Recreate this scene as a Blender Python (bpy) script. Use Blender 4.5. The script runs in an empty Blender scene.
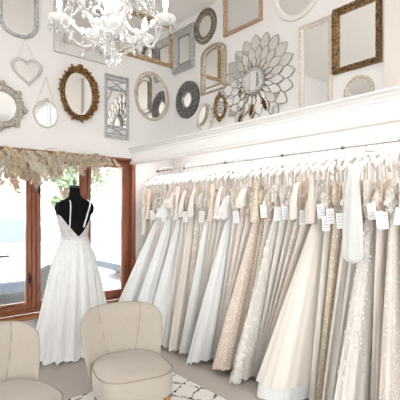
import bpy, math, random
import numpy as np
from mathutils import Vector, Matrix, Euler

random.seed(7); rng = np.random.default_rng(7)
SC = bpy.context.scene
COL = SC.collection
PI = math.pi; TAU = 2*math.pi

# ------------------------------------------------------------------ camera numbers (metres, room axes)
CAM_H = 1.40
SN, CS = 0.6520, 0.7582          # sine / cosine of the camera's heading in the room
LW = 4.10                        # inner face of the window wall  (Y)
RW = 3.09                        # inner face of the gown wall    (X)
CEIL = 3.75
BX, BY = -2.6, -3.2              # the two walls behind the camera
HORIZON = 210.0

def left_wall(px, py, Y=LW):
    r = (px-200)/400.0
    D = Y/(CS - SN*r)
    return D*(CS*r+SN), CAM_H + (HORIZON-py)/400.0*D
def right_wall(px, py, X=RW):
    r = (px-200)/400.0
    D = X/(CS*r+SN)
    return D*(CS-SN*r), CAM_H + (HORIZON-py)/400.0*D

# ------------------------------------------------------------------ materials
MATS = {}
def new_mat(name):
    m = bpy.data.materials.new(name); m.use_nodes = True
    nt = m.node_tree
    b = nt.nodes['Principled BSDF']
    return m, nt, b
def link(nt, a, b): nt.links.new(a, b)
def node(nt, t, **kw):
    n = nt.nodes.new(t)
    for k, v in kw.items(): setattr(n, k, v)
    return n
def coords(nt, scale=(1,1,1)):
    tc = node(nt, 'ShaderNodeTexCoord'); mp = node(nt, 'ShaderNodeMapping')
    mp.inputs['Scale'].default_value = scale
    link(nt, tc.outputs['Object'], mp.inputs['Vector'])
    return mp.outputs['Vector']
def noise(nt, vec, scale, detail=3, rough=.5, dist=0):
    n = node(nt, 'ShaderNodeTexNoise')
    n.inputs['Scale'].default_value = scale; n.inputs['Detail'].default_value = detail
    n.inputs['Roughness'].default_value = rough; n.inputs['Distortion'].default_value = dist
    link(nt, vec, n.inputs['Vector']); return n
def ramp(nt, fac, stops):
    r = node(nt, 'ShaderNodeValToRGB'); e = r.color_ramp.elements
    while len(e) < len(stops): e.new(.5)
    for k, (p, c) in enumerate(stops):
        e[k].position = p; e[k].color = (c[0], c[1], c[2], 1) if not isinstance(c, (int, float)) else (c, c, c, 1)
    link(nt, fac, r.inputs['Fac']); return r.outputs['Color']
def mixc(nt, fac, a, b):
    m = node(nt, 'ShaderNodeMix', data_type='RGBA')
    for s, v in ((m.inputs[0], fac), (m.inputs[6], a), (m.inputs[7], b)):
        if isinstance(v, (tuple, list)): s.default_value = (v[0], v[1], v[2], 1)
        elif isinstance(v, (int, float)): s.default_value = v
        else: link(nt, v, s)
    return m.outputs[2]
def bump(nt, b, h, strength, dist=.01):
    n = node(nt, 'ShaderNodeBump'); n.inputs['Strength'].default_value = strength
    n.inputs['Distance'].default_value = dist
    link(nt, h, n.inputs['Height']); link(nt, n.outputs['Normal'], b.inputs['Normal'])
def plain(name, col, rough=.6, metal=0, vary=.06, scale=9, bstr=.15, bscale=60, bdist=.004, coat=0, sheen=0):
    if name in MATS: return MATS[name]
    m, nt, b = new_mat(name); v = coords(nt)
    n = noise(nt, v, scale, 4)
    lo = [max(0, c*(1-vary)) for c in col]; hi = [min(1, c*(1+vary)) for c in col]
    link(nt, ramp(nt, n.outputs['Fac'], [(.3, lo), (.7, hi)]), b.inputs['Base Color'])
    b.inputs['Roughness'].default_value = rough; b.inputs['Metallic'].default_value = metal
    b.inputs['Coat Weight'].default_value = coat; b.inputs['Sheen Weight'].default_value = sheen
    if bstr:
        bump(nt, b, noise(nt, v, bscale, 3).outputs['Fac'], bstr, bdist)
    MATS[name] = m; return m
def emit(name, col, s):
    if name in MATS: return MATS[name]
    m, nt, b = new_mat(name)
    b.inputs['Base Color'].default_value = (*col, 1)
    b.inputs['Emission Color'].default_value = (*col, 1); b.inputs['Emission Strength'].default_value = s
    MATS[name] = m; return m

M_WALL  = plain('wall_paint', (.80,.775,.765), .75, vary=.012, scale=3, bstr=.12, bscale=120, bdist=.002)
M_CEIL  = plain('ceiling_paint', (.92,.885,.865), .8, vary=.01, bstr=.1)
M_TRIM  = plain('white_gloss_paint', (.88,.86,.85), .4, vary=.01, bstr=.05)
M_MIRROR= None
def mirror_mat(name='silvered_glass', tint=(.90,.905,.895)):
    if name in MATS: return MATS[name]
    m, nt, b = new_mat(name); v = coords(nt)
    b.inputs['Metallic'].default_value = 1; b.inputs['Roughness'].default_value = .015
    n = noise(nt, v, 2.5, 2)
    link(nt, ramp(nt, n.outputs['Fac'], [(.3, tuple(c*.97 for c in tint)), (.7, tint)]), b.inputs['Base Color'])
    MATS[name] = m; return m
M_MIRROR = mirror_mat()
def glass_mat(name, col=(1,1,1), amount=.12, rough=.02):
    if name in MATS: return MATS[name]
    m = bpy.data.materials.new(name); m.use_nodes = True; nt = m.node_tree
    for n in list(nt.nodes):
        if n.type != 'OUTPUT_MATERIAL': nt.nodes.remove(n)
    out = [n for n in nt.nodes if n.type == 'OUTPUT_MATERIAL'][0]
    t = node(nt, 'ShaderNodeBsdfTransparent'); t.inputs['Color'].default_value = (*col, 1)
    g = node(nt, 'ShaderNodeBsdfGlossy'); g.inputs['Roughness'].default_value = rough
    fr = node(nt, 'ShaderNodeFresnel'); fr.inputs['IOR'].default_value = 1.45
    ad = node(nt, 'ShaderNodeMath', operation='MULTIPLY_ADD'); ad.inputs[1].default_value = .9; ad.inputs[2].default_value = amount
    ad.use_clamp = True
    link(nt, fr.outputs[0], ad.inputs[0])
    mx = node(nt, 'ShaderNodeMixShader')
    link(nt, ad.outputs[0], mx.inputs[0]); link(nt, t.outputs[0], mx.inputs[1]); link(nt, g.outputs[0], mx.inputs[2])
    link(nt, mx.outputs[0], out.inputs['Surface'])
    MATS[name] = m; return m
M_GLASS = glass_mat('window_glass', (.97,.985,.98), .0)
M_CRYSTAL = glass_mat('crystal', (.97,.97,.98), .5, .12)

def cloth(name, col, rough=.8, trans=.2, wrinkle=.3, wscale=34, sheen=.3, vary=.04, spec=.3):
    """white fabrics: fine upright wrinkles, a little light let through"""
    if name in MATS: return MATS[name]
    m, nt, b = new_mat(name)
    v = coords(nt, (1,1,.07)); n = noise(nt, v, wscale, 4, .6)
    v2 = coords(nt); n2 = noise(nt, v2, 130, 2)
    lo = [c*(1-vary) for c in col]; hi = [min(1, c*(1+vary)) for c in col]
    c = ramp(nt, n.outputs['Fac'], [(.3, lo), (.7, hi)])
    link(nt, c, b.inputs['Base Color'])
    b.inputs['Roughness'].default_value = rough; b.inputs['Sheen Weight'].default_value = sheen
    b.inputs['Specular IOR Level'].default_value = spec
    ad = node(nt, 'ShaderNodeMath', operation='MULTIPLY_ADD'); ad.inputs[1].default_value = .12
    link(nt, n2.outputs['Fac'], ad.inputs[0]); link(nt, n.outputs['Fac'], ad.inputs[2])
    bump(nt, b, ad.outputs[0], wrinkle, .02)
    if trans:
        out = [k for k in nt.nodes if k.type == 'OUTPUT_MATERIAL'][0]
        tr = node(nt, 'ShaderNodeBsdfTranslucent'); link(nt, c, tr.inputs['Color'])
        mx = node(nt, 'ShaderNodeMixShader'); mx.inputs[0].default_value = trans
        link(nt, b.outputs[0], mx.inputs[1]); link(nt, tr.outputs[0], mx.inputs[2]); link(nt, mx.outputs[0], out.inputs['Surface'])
    MATS[name] = m; return m
def lace(name, ground, thread, scale=26, cover=.5, fine=1.0):
    """floral lace: pale thread motifs woven on a darker net"""
    if name in MATS: return MATS[name]
    m, nt, b = new_mat(name); v = coords(nt)
    n = noise(nt, v, scale*.8, 3, .6, 1.2)
    w = node(nt, 'ShaderNodeTexVoronoi'); w.feature = 'F1'; w.inputs['Scale'].default_value = scale
    mp = node(nt, 'ShaderNodeVectorMath', operation='MULTIPLY_ADD')
    link(nt, n.outputs['Color'], mp.inputs[0]); mp.inputs[1].default_value = (.05,.05,.05); link(nt, v, mp.inputs[2])
    link(nt, mp.outputs[0], w.inputs['Vector'])
    f = noise(nt, v, scale*3.2, 2, .7)
    su = node(nt, 'ShaderNodeMath', operation='MULTIPLY_ADD'); su.inputs[1].default_value = .55*fine
    link(nt, f.outputs['Fac'], su.inputs[0]); link(nt, w.outputs['Distance'], su.inputs[2])
    mask = ramp(nt, su.outputs[0], [(cover-.05, 1.0), (cover+.12, 0.0)])
    g2 = ramp(nt, n.outputs['Fac'], [(.3, tuple(c*.9 for c in ground)), (.7, ground)])
    link(nt, mixc(nt, mask, g2, thread), b.inputs['Base Color'])
    b.inputs['Roughness'].default_value = .75; b.inputs['Sheen Weight'].default_value = .2
    b.inputs['Specular IOR Level'].default_value = .3
    bump(nt, b, mask, .35, .006)
    MATS[name] = m; return m
def sequin(name, ground, spark, scale=85, share=.72, stripe=True):
    """tulle sewn with sequins: scattered pale dots, thicker in some places than others"""
    if name in MATS: return MATS[name]
    m, nt, b = new_mat(name); v = coords(nt)
    w = node(nt, 'ShaderNodeTexVoronoi'); w.inputs['Scale'].default_value = scale; link(nt, v, w.inputs['Vector'])
    sp = node(nt, 'ShaderNodeSeparateColor'); link(nt, w.outputs['Color'], sp.inputs[0])
    n = noise(nt, v, 7, 3)
    a = node(nt, 'ShaderNodeMath', operation='MULTIPLY_ADD'); a.inputs[1].default_value = .5
    link(nt, n.outputs['Fac'], a.inputs[0]); link(nt, sp.outputs[0], a.inputs[2])
    mk = ramp(nt, a.outputs[0], [(min(.97, share+.22), 0.0), (min(.99, share+.26), 1.0)])
    ds = ramp(nt, w.outputs['Distance'], [(.35, 1.0), (.5, 0.0)])
    mu = node(nt, 'ShaderNodeMath', operation='MULTIPLY'); link(nt, mk, mu.inputs[0]); link(nt, ds, mu.inputs[1])
    g2 = ramp(nt, noise(nt, coords(nt, (1,1,.1)), 30, 3).outputs['Fac'], [(.3, tuple(c*.88 for c in ground)), (.7, ground)])
    link(nt, mixc(nt, mu.outputs[0], g2, spark), b.inputs['Base Color'])
    rr = node(nt, 'ShaderNodeMath', operation='MULTIPLY_ADD'); rr.inputs[1].default_value = -.45; rr.inputs[2].default_value = .75
    link(nt, mu.outputs[0], rr.inputs[0]); link(nt, rr.outputs[0], b.inputs['Roughness'])
    bump(nt, b, mu.outputs[0], .5, .006)
    MATS[name] = m; return m
def wood(name, c1, c2, scale=1.0, axis=2, rough=.35, coat=.2):
    if name in MATS: return MATS[name]
    m, nt, b = new_mat(name)
    s = [22*scale]*3; s[axis] = 1.6*scale
    v = coords(nt, tuple(s)); n = noise(nt, v, 1.0, 5, .6, 1.5)
    link(nt, ramp(nt, n.outputs['Fac'], [(.25, c1), (.75, c2)]), b.inputs['Base Color'])
    b.inputs['Roughness'].default_value = rough; b.inputs['Coat Weight'].default_value = coat
    bump(nt, b, n.outputs['Fac'], .15, .003)
    MATS[name] = m; return m
def antique(name, deep, high, metal=.75, rough=.38, scale=70):
    """carved, gilded or silvered frame with darker paint rubbed into it"""
    if name in MATS: return MATS[name]
    m, nt, b = new_mat(name); v = coords(nt); n = noise(nt, v, scale, 4, .65)
    link(nt, ramp(nt, n.outputs['Fac'], [(.40, deep), (.62, high)]), b.inputs['Base Color'])
    b.inputs['Metallic'].default_value = metal; b.inputs['Roughness'].default_value = rough
    bump(nt, b, n.outputs['Fac'], .5, .004)
    MATS[name] = m; return m

# ------------------------------------------------------------------ mesh helper
class MB:
    def __init__(s): s.v = []; s.f = []; s.mi = []; s.cur = 0
    def add(s, vs, fs):
        b = len(s.v); s.v.extend([tuple(map(float, p)) for p in vs])
        for f in fs: s.f.append(tuple(b+i for i in f)); s.mi.append(s.cur)
        return s
    def box(s, x0, x1, y0, y1, z0, z1):
        vs = [(x,y,z) for z in (z0,z1) for y in (y0,y1) for x in (x0,x1)]
        return s.add(vs, [(0,2,3,1),(4,5,7,6),(0,1,5,4),(2,6,7,3),(0,4,6,2),(1,3,7,5)])
    def bbox(s, x0, x1, y0, y1, z0, z1, r):
        """box with chamfered edges"""
        c = []
        for (zz, ins) in ((z0, r), (z0+r, 0), (z1-r, 0), (z1, r)):
            a = [(x0+ins+ (r if ins == 0 else 0), y0+ins), (x1-ins-(r if ins == 0 else 0), y0+ins), (x1-ins, y0+ins+(r if ins == 0 else 0)), (x1-ins, y1-ins-(r if ins == 0 else 0)),
                 (x1-ins-(r if ins == 0 else 0), y1-ins), (x0+ins+(r if ins == 0 else 0), y1-ins), (x0+ins, y1-ins-(r if ins == 0 else 0)), (x0+ins, y0+ins+(r if ins == 0 else 0))]
            c.append([(x, y, zz) for x, y in a])
        return s.loft(c, True, True)
    def loft(s, rings, cap0=False, cap1=False, closed=True):
        n = len(rings[0]); vs = [p for r in rings for p in r]; fs = []
        m = n if closed else n-1
        for i in range(len(rings)-1):
            for j in range(m):
                k = (j+1) % n
                fs.append((i*n+j, i*n+k, (i+1)*n+k, (i+1)*n+j))
        if cap0: fs.append(tuple(range(n-1, -1, -1)))
        if cap1: fs.append(tuple((len(rings)-1)*n+j for j in range(n)))
        return s.add(vs, fs)
    def tube(s, pts, r, n=8, caps=True):
        pts = [Vector(p) for p in pts]; rings = []
        rad = r if isinstance(r, (list, tuple)) else [r]*len(pts)
        t0 = (pts[1]-pts[0]).normalized()
        up = Vector((0,0,1)) if abs(t0.z) < .9 else Vector((1,0,0))
        nn = t0.cross(up).normalized()
        for i, p in enumerate(pts):
            a = pts[max(0, i-1)]; b = pts[min(len(pts)-1, i+1)]
            t = (b-a).normalized() if (b-a).length > 1e-9 else t0
            nn = (nn - t*nn.dot(t))
            nn = nn.normalized() if nn.length > 1e-6 else t.orthogonal().normalized()
            bb = t.cross(nn)
            rings.append([p + (nn*math.cos(TAU*k/n) + bb*math.sin(TAU*k/n))*rad[i] for k in range(n)])
        return s.loft(rings, caps, caps)
    def ctube(s, pts, r, n=8):
        """closed tube"""
        pts = [Vector(p) for p in pts]; N = len(pts); rings = []
        ctr = sum(pts, Vector())/N; nrm = Vector((0,0,0))
        for i in range(N): nrm += (pts[i]-ctr).cross(pts[(i+1) % N]-ctr)
        nrm.normalize()
        for i in range(N):
            t = (pts[(i+1) % N]-pts[i-1]).normalized(); a = t.cross(nrm).normalized()
            rings.append([pts[i] + (a*math.cos(TAU*k/n)+nrm*math.sin(TAU*k/n))*r for k in range(n)])
        rings.append(rings[0])
        return s.loft(rings)
    def lathe(s, prof, c=(0,0,0), n=24, axis='z', caps=True):
        rings = []
        for r, h in prof:
            ring = []
            for k in range(n):
                a = TAU*k/n
                x, y, z = r*math.cos(a), r*math.sin(a), h
                if axis == 'y': x, y, z = x, -z, y
                elif axis == 'x': x, y, z = z, x, y
                ring.append((c[0]+x, c[1]+y, c[2]+z))
            rings.append(ring)
        return s.loft(rings, caps, caps)
    def ball(s, c, r, n=10, m=7, R=None):
        rx, ry, rz = (r, r, r) if isinstance(r, (int, float)) else r
        vs = [(0,0,-rz)]; 
        for i in range(1, m):
            a = -PI/2 + PI*i/m
            for k in range(n):
                vs.append((rx*math.cos(a)*math.cos(TAU*k/n), ry*math.cos(a)*math.sin(TAU*k/n), rz*math.sin(a)))
        vs.append((0,0,rz)); L = len(vs)-1
        fs = [(0, 1+(k+1) % n, 1+k) for k in range(n)]
        for i in range(m-2):
            for k in range(n):
                a, b = 1+i*n+k, 1+i*n+(k+1) % n
                fs.append((a, b, b+n, a+n))
        fs += [(L, 1+(m-2)*n+k, 1+(m-2)*n+(k+1) % n) for k in range(n)]
        if R is not None: vs = [R @ Vector(v) for v in vs]
        return s.add([(v[0]+c[0], v[1]+c[1], v[2]+c[2]) for v in vs], fs)
    def build(s, name, mats, parent=None, loc=(0,0,0), rot=(0,0,0), smooth=35):
        me = bpy.data.meshes.new(name); me.from_pydata(s.v, [], s.f)
        if not isinstance(mats, (list, tuple)): mats = [mats]
        for m in mats: me.materials.append(m)
        if len(mats) > 1: me.polygons.foreach_set('material_index', s.mi)
        if smooth:
            me.polygons.foreach_set('use_smooth', [True]*len(me.polygons))
            me.set_sharp_from_angle(angle=math.radians(smooth))
        me.update()
        o = bpy.data.objects.new(name, me); COL.objects.link(o)
        o.location = loc; o.rotation_euler = rot
        if parent is not None: o.parent = parent
        return o

def tag(o, label=None, cat=None, group=None, kind=None):
    if label: o['label'] = label
    if cat: o['category'] = cat
    if group: o['group'] = group
    if kind: o['kind'] = kind
    return o
def thing(name, loc, label, cat, group=None, rz=0):
    o = bpy.data.objects.new(name, None); COL.objects.link(o)
    o.empty_display_size = .05
    o.location = loc; o.rotation_euler = (0,0,rz)
    return tag(o, label, cat, group)
def struct(mb, name, m, label, cat, **kw):
    return tag(mb.build(name, m, **kw), label, cat, kind='structure')
KIDS = {}
def copy_tree(o, parent=None):
    c = o.copy(); COL.objects.link(c)
    if parent is not None: c.parent = parent
    for ch in [k for k in o.children]: copy_tree(ch, c)
    return c
def rmat(x=0, y=0, z=0): return Euler((x,y,z)).to_matrix()

# ================================================================== THE ROOM
T = .14
m_carpet = None
def carpet_mat():
    m, nt, b = new_mat('carpet_pile'); v = coords(nt)
    n1 = noise(nt, v, 210, 3, .7); n2 = noise(nt, v, 5, 3)
    c1 = ramp(nt, n1.outputs['Fac'], [(.3, (.23,.185,.15)), (.7, (.58,.505,.44))])
    c2 = ramp(nt, n2.outputs['Fac'], [(.3, (.37,.32,.28)), (.7, (.42,.37,.325))])
    link(nt, mixc(nt, .55, c1, c2), b.inputs['Base Color'])
    b.inputs['Roughness'].default_value = .95; b.inputs['Sheen Weight'].default_value = .3
    bump(nt, b, n1.outputs['Fac'], .6, .006)
    return m
fl = MB().box(BX-T, RW+T, BY-T, LW+.02, -.12, 0)
struct(fl, 'floor', carpet_mat(), 'beige short-pile carpet floor of the bridal shop', 'floor')
struct(MB().box(BX-T, RW+T, BY-T, LW+T+.1, CEIL, CEIL+.2), 'ceiling', M_CEIL, 'pale flat ceiling over the bridal shop', 'ceiling')

WX0, WX1 = -1.46, 2.497           # window opening along the wall
WZ0, WZ1 = .36, 2.005             # sill, head
wl = MB()
wl.box(BX, RW+T, LW, LW+T+.1, WZ1, CEIL)
wl.box(BX, RW+T, LW, LW+T+.1, -.02, WZ0-.025)
wl.box(BX, WX0, LW, LW+T+.1, WZ0-.025, WZ1)
wl.box(WX1, RW+T, LW, LW+T+.1, WZ0-.025, WZ1)
struct(wl, 'wall_front', M_WALL, 'pale pink-white wall around the shop window, hung with mirrors', 'wall', smooth=0)
# gown wall, with a high window opening past the end of the frame
RY0, RY1, RZ0, RZ1 = -2.6, .56, 1.0, 3.72
wr = MB()
wr.box(RW, RW+T, RY1, LW, 0, CEIL)
wr.box(RW, RW+T, BY, RY0, 0, CEIL)
wr.box(RW, RW+T, RY0, RY1, 0, RZ0)
wr.box(RW, RW+T, RY0, RY1, RZ1, CEIL)
struct(wr, 'wall_right', M_WALL, 'pale wall behind the gown rail, hung with mirrors above the ledge', 'wall', smooth=0)
KX0, KX1, KZ0, KZ1 = -2.4, 1.9, .2, 3.3
wb = MB()
wb.box(BX-T, KX0, BY-T, BY, 0, CEIL); wb.box(KX1, RW+T, BY-T, BY, 0, CEIL)
wb.box(KX0, KX1, BY-T, BY, 0, KZ0); wb.box(KX0, KX1, BY-T, BY, KZ1, CEIL)
struct(wb, 'wall_back', M_WALL, 'pale wall behind the viewer with a wide window', 'wall', smooth=0)
LY0, LY1, LZ0, LZ1 = -2.4, 2.6, 1.0, 2.75  # opening of the added window that lights the gown fronts
wl2 = MB(); wl2.box(BX-T, BX, BY, LY0, 0, CEIL); wl2.box(BX-T, BX, LY1, LW+T+.1, 0, CEIL)
wl2.box(BX-T, BX, LY0, LY1, 0, LZ0); wl2.box(BX-T, BX, LY0, LY1, LZ1, CEIL)
struct(wl2, 'wall_left', M_WALL, 'pale wall opposite the gown rail with a wide window added for light', 'wall', smooth=0)
# pier at the end of the gown wall
pier = MB().box(RW-.05, RW, .62, 1.39, 0, CEIL)
struct(pier, 'trim_2', plain('pier_paint', (.74,.68,.63), .7, vary=.01), 'shallow beige pier at the near end of the gown wall', 'pier', smooth=0)
# skirting
struct(MB().box(BX, RW, LW-.018, LW, 0, .11), 'baseboard_front', M_TRIM, 'white skirting board below the shop window', 'skirting board')
struct(MB().box(RW-.018, RW, 1.39, LW-.018, 0, .11), 'baseboard_right', M_TRIM, 'white skirting board behind the gowns', 'skirting board')

# pelmet / ledge over the gowns : a moulded fascia with a board on top
PX, PZ0, PZ1, PY0 = 2.44, 1.932, 2.128, .3
prof = [(0,PZ0),(-.006,PZ0+.004),(-.006,PZ0+.014),(.004,PZ0+.018),(.004,PZ0+.022),(-.004,PZ0+.025),(-.004,PZ0+.032),(.012,PZ0+.038),(.016,PZ0+.044),(.016,PZ1-.066),(.004,PZ1-.062),(.004,PZ1-.054),(.012,PZ1-.050),(.012,PZ1-.044),(-.008,PZ1-.036),(-.014,PZ1-.030),(-.014,PZ1-.026),(-.004,PZ1-.023),(-.022,PZ1-.016),(-.032,PZ1-.010),(-.032,PZ1),(RW-PX,PZ1),(RW-PX,PZ1-.022),(.045,PZ1-.022),(.045,PZ0)]
pm = MB()
pm.loft([[(PX+o, y, z) for o, z in prof] for y in (PY0, LW)], True, True)
struct(pm, 'trim_1', M_TRIM, 'white moulded ledge running above the gown rail', 'ledge', smooth=25)

# ------------------------------------------------------------------ window
M_MAHOG = wood('mahogany', (.17,.05,.022), (.34,.115,.055), 1.0, 2, .3, .3)
M_MAHOGX = wood('mahogany_across', (.17,.05,.022), (.34,.115,.055), 1.0, 0, .3, .3)
M_SILL = wood('sill_timber', (.24,.085,.03), (.42,.18,.075), .8, 0, .3, .4)
M_IRON = plain('black_iron', (.02,.018,.018), .45, .6)
WY = 4.165
win = tag(bpy.data.objects.new('window_1', None), 'mahogany casement shop window behind the mannequin', 'window', kind='structure')
COL.objects.link(win); win.location = (0, 0, 0)
fr = MB()
post_x = [(-1.46,-1.36), (-.37,-.23), (.19,.33), (.745,.89), (1.29,1.437), (1.845,1.985), (2.376,2.497)]
fr.bbox(WX0, WX1, WY, WY+.07, WZ1-.05, WZ1, .006)
fr.bbox(WX0, WX1, WY, WY+.07, WZ0, WZ0+.045, .006)
for k, (a, b) in enumerate(post_x):
    c = (a+b)/2
    if k == 0: fr.bbox(a, a+.05, WY, WY+.07, WZ0+.045, WZ1-.05, .005)
    elif k == len(post_x)-1: fr.bbox(b-.055, b, WY, WY+.07, WZ0+.045, WZ1-.05, .005)
    else: fr.bbox(c-.022, c+.022, WY-.004, WY+.07, WZ0+.045, WZ1-.05, .005)
o = fr.build('window_frame', M_MAHOG, win)
st = MB(); st.bbox(WX1-.03, WX1+.012, LW-.02, WY+.002, WZ0-.02, WZ1-.004, .006)
st.bbox(WX0, WX1+.012, LW-.012, LW+.05, WZ1-.03, WZ1-.002, .004)
st.build('window_casing', M_MAHOG, win)
sl = MB(); sl.bbox(WX0-.03, WX1+.03, LW-.075, WY+.005, WZ0-.03, WZ0, .008)
sl.build('window_sill', M_SILL, win)
def stay_handle(parent, x, y, z, up=True):
    h = MB()
    h.bbox(x-.011, x+.011, y-.008, y, z-.05, z+.05, .003)
    h.lathe([(.009,0),(.011,.012),(.007,.02)], (x, y-.008, z+.012), 12, 'y')
    h.tube([(x, y-.026, z+.012), (x+.004, y-.034, z-.02), (x-.004, y-.03, z-.06), (x+.008, y-.036, z-.085)], [.006,.006,.005,.007], 8)
    return h.build('window_handle', M_IRON, parent)
for k in range(len(post_x)-1):
    a = post_x[k][0]+.05 if k == 0 else (post_x[k][0]+post_x[k][1])/2+.022
    b = post_x[k+1][1]-.055 if k == len(post_x)-2 else (post_x[k+1][0]+post_x[k+1][1])/2-.022
    ga, gb = post_x[k][1], post_x[k+1][0]
    s = MB(); y0, y1 = WY-.016, WY+.045
    za, zb = WZ0+.045, WZ1-.05
    ta, tb = WZ0+.115, WZ1-.115
    def rect(u0,u1,v0,v1,y): return [(u0,y,v0),(u1,y,v0),(u1,y,v1),(u0,y,v1)]
    s.loft([rect(a+.004,b-.004,za,zb,y1), rect(a+.004,b-.004,za,zb,y0+.006), rect(a+.01,b-.01,za+.006,zb-.006,y0),
            rect(ga-.016,gb+.016,ta-.016,tb+.016,y0), rect(ga-.010,gb+.010,ta-.010,tb+.010,y0+.012), rect(ga,gb,ta,tb,y0+.02), rect(ga,gb,ta,tb,y1), rect(a+.004,b-.004,za,zb,y1)])
    sash = s.build('window_sash', M_MAHOG, win, smooth=25)
    p = MB(); p.box(ga-.005, gb+.005, y0+.034, y0+.039, ta-.005, tb+.005)
    p.build('window_pane', M_GLASS, sash, smooth=0)
    if k in (2, 3, 4): stay_handle(sash, (b+gb)/2 if k != 4 else (a+ga)/2, y0, .72 if k < 4 else 1.62)
    if k in (3, 4):
        h = MB(); zz = za+.045
        h.tube([(a+.09, y0-.006, zz), (a+.2, y0-.014, zz+.004), (a+.30, y0-.012, zz+.02), (a+.33, y0-.02, zz+.01)], [.006,.005,.006,.008], 8)
        h.ball((a+.12, y0-.006, zz), .012); h.build('casement_stay', M_IRON, sash)
# windows behind the camera and past the right edge of the picture (seen only in the mirrors)
w2 = tag(bpy.data.objects.new('window_2', None), 'wide white framed window in the wall behind the viewer', 'window', kind='structure'); COL.objects.link(w2)
f2 = MB()
for i in range(5):
    x = KX0 + (KX1-KX0)*i/4
    f2.box(x-.035, x+.035, BY-.09, BY-.03, KZ0, KZ1)
for z in (KZ0+.03, 2.2, KZ1-.03): f2.box(KX0, KX1, BY-.085, BY-.035, z-.03, z+.03)
f2.build('window_frame', M_TRIM, w2, smooth=0)
MB().box(KX0, KX1, BY-.064, BY-.058, KZ0, KZ1).build('window_pane', M_GLASS, w2, smooth=0)
w3 = tag(bpy.data.objects.new('window_3', None), 'white framed window at the near end of the gown wall', 'window', kind='structure'); COL.objects.link(w3)
f3 = MB()
for i in range(4):
    y = RY0 + (RY1-RY0)*i/3
    f3.box(RW+.03, RW+.09, y-.035, y+.035, RZ0, RZ1)
for z in (RZ0+.03, 2.3, RZ1-.03): f3.box(RW+.035, RW+.085, RY0, RY1, z-.03, z+.03)
f3.build('window_frame', M_TRIM, w3, smooth=0)
MB().box(RW+.058, RW+.064, RY0, RY1, RZ0, RZ1).build('window_pane', M_GLASS, w3, smooth=0)

w4 = tag(bpy.data.objects.new('fill_window', None), 'wide white framed window added opposite the gown rail to light the gowns', 'window', kind='structure'); COL.objects.link(w4)  # unseen window, added to throw daylight onto the gown fronts
f4 = MB()
for i in range(6):
    y = LY0 + (LY1-LY0)*i/5
    f4.box(BX-.09, BX-.03, y-.035, y+.035, LZ0, LZ1)
for z in (LZ0+.03, 2.1, LZ1-.03): f4.box(BX-.085, BX-.035, LY0, LY1, z-.03, z+.03)
f4.build('window_frame', M_TRIM, w4, smooth=0)
MB().box(BX-.064, BX-.058, LY0, LY1, LZ0, LZ1).build('window_pane', M_GLASS, w4, smooth=0)

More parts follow.
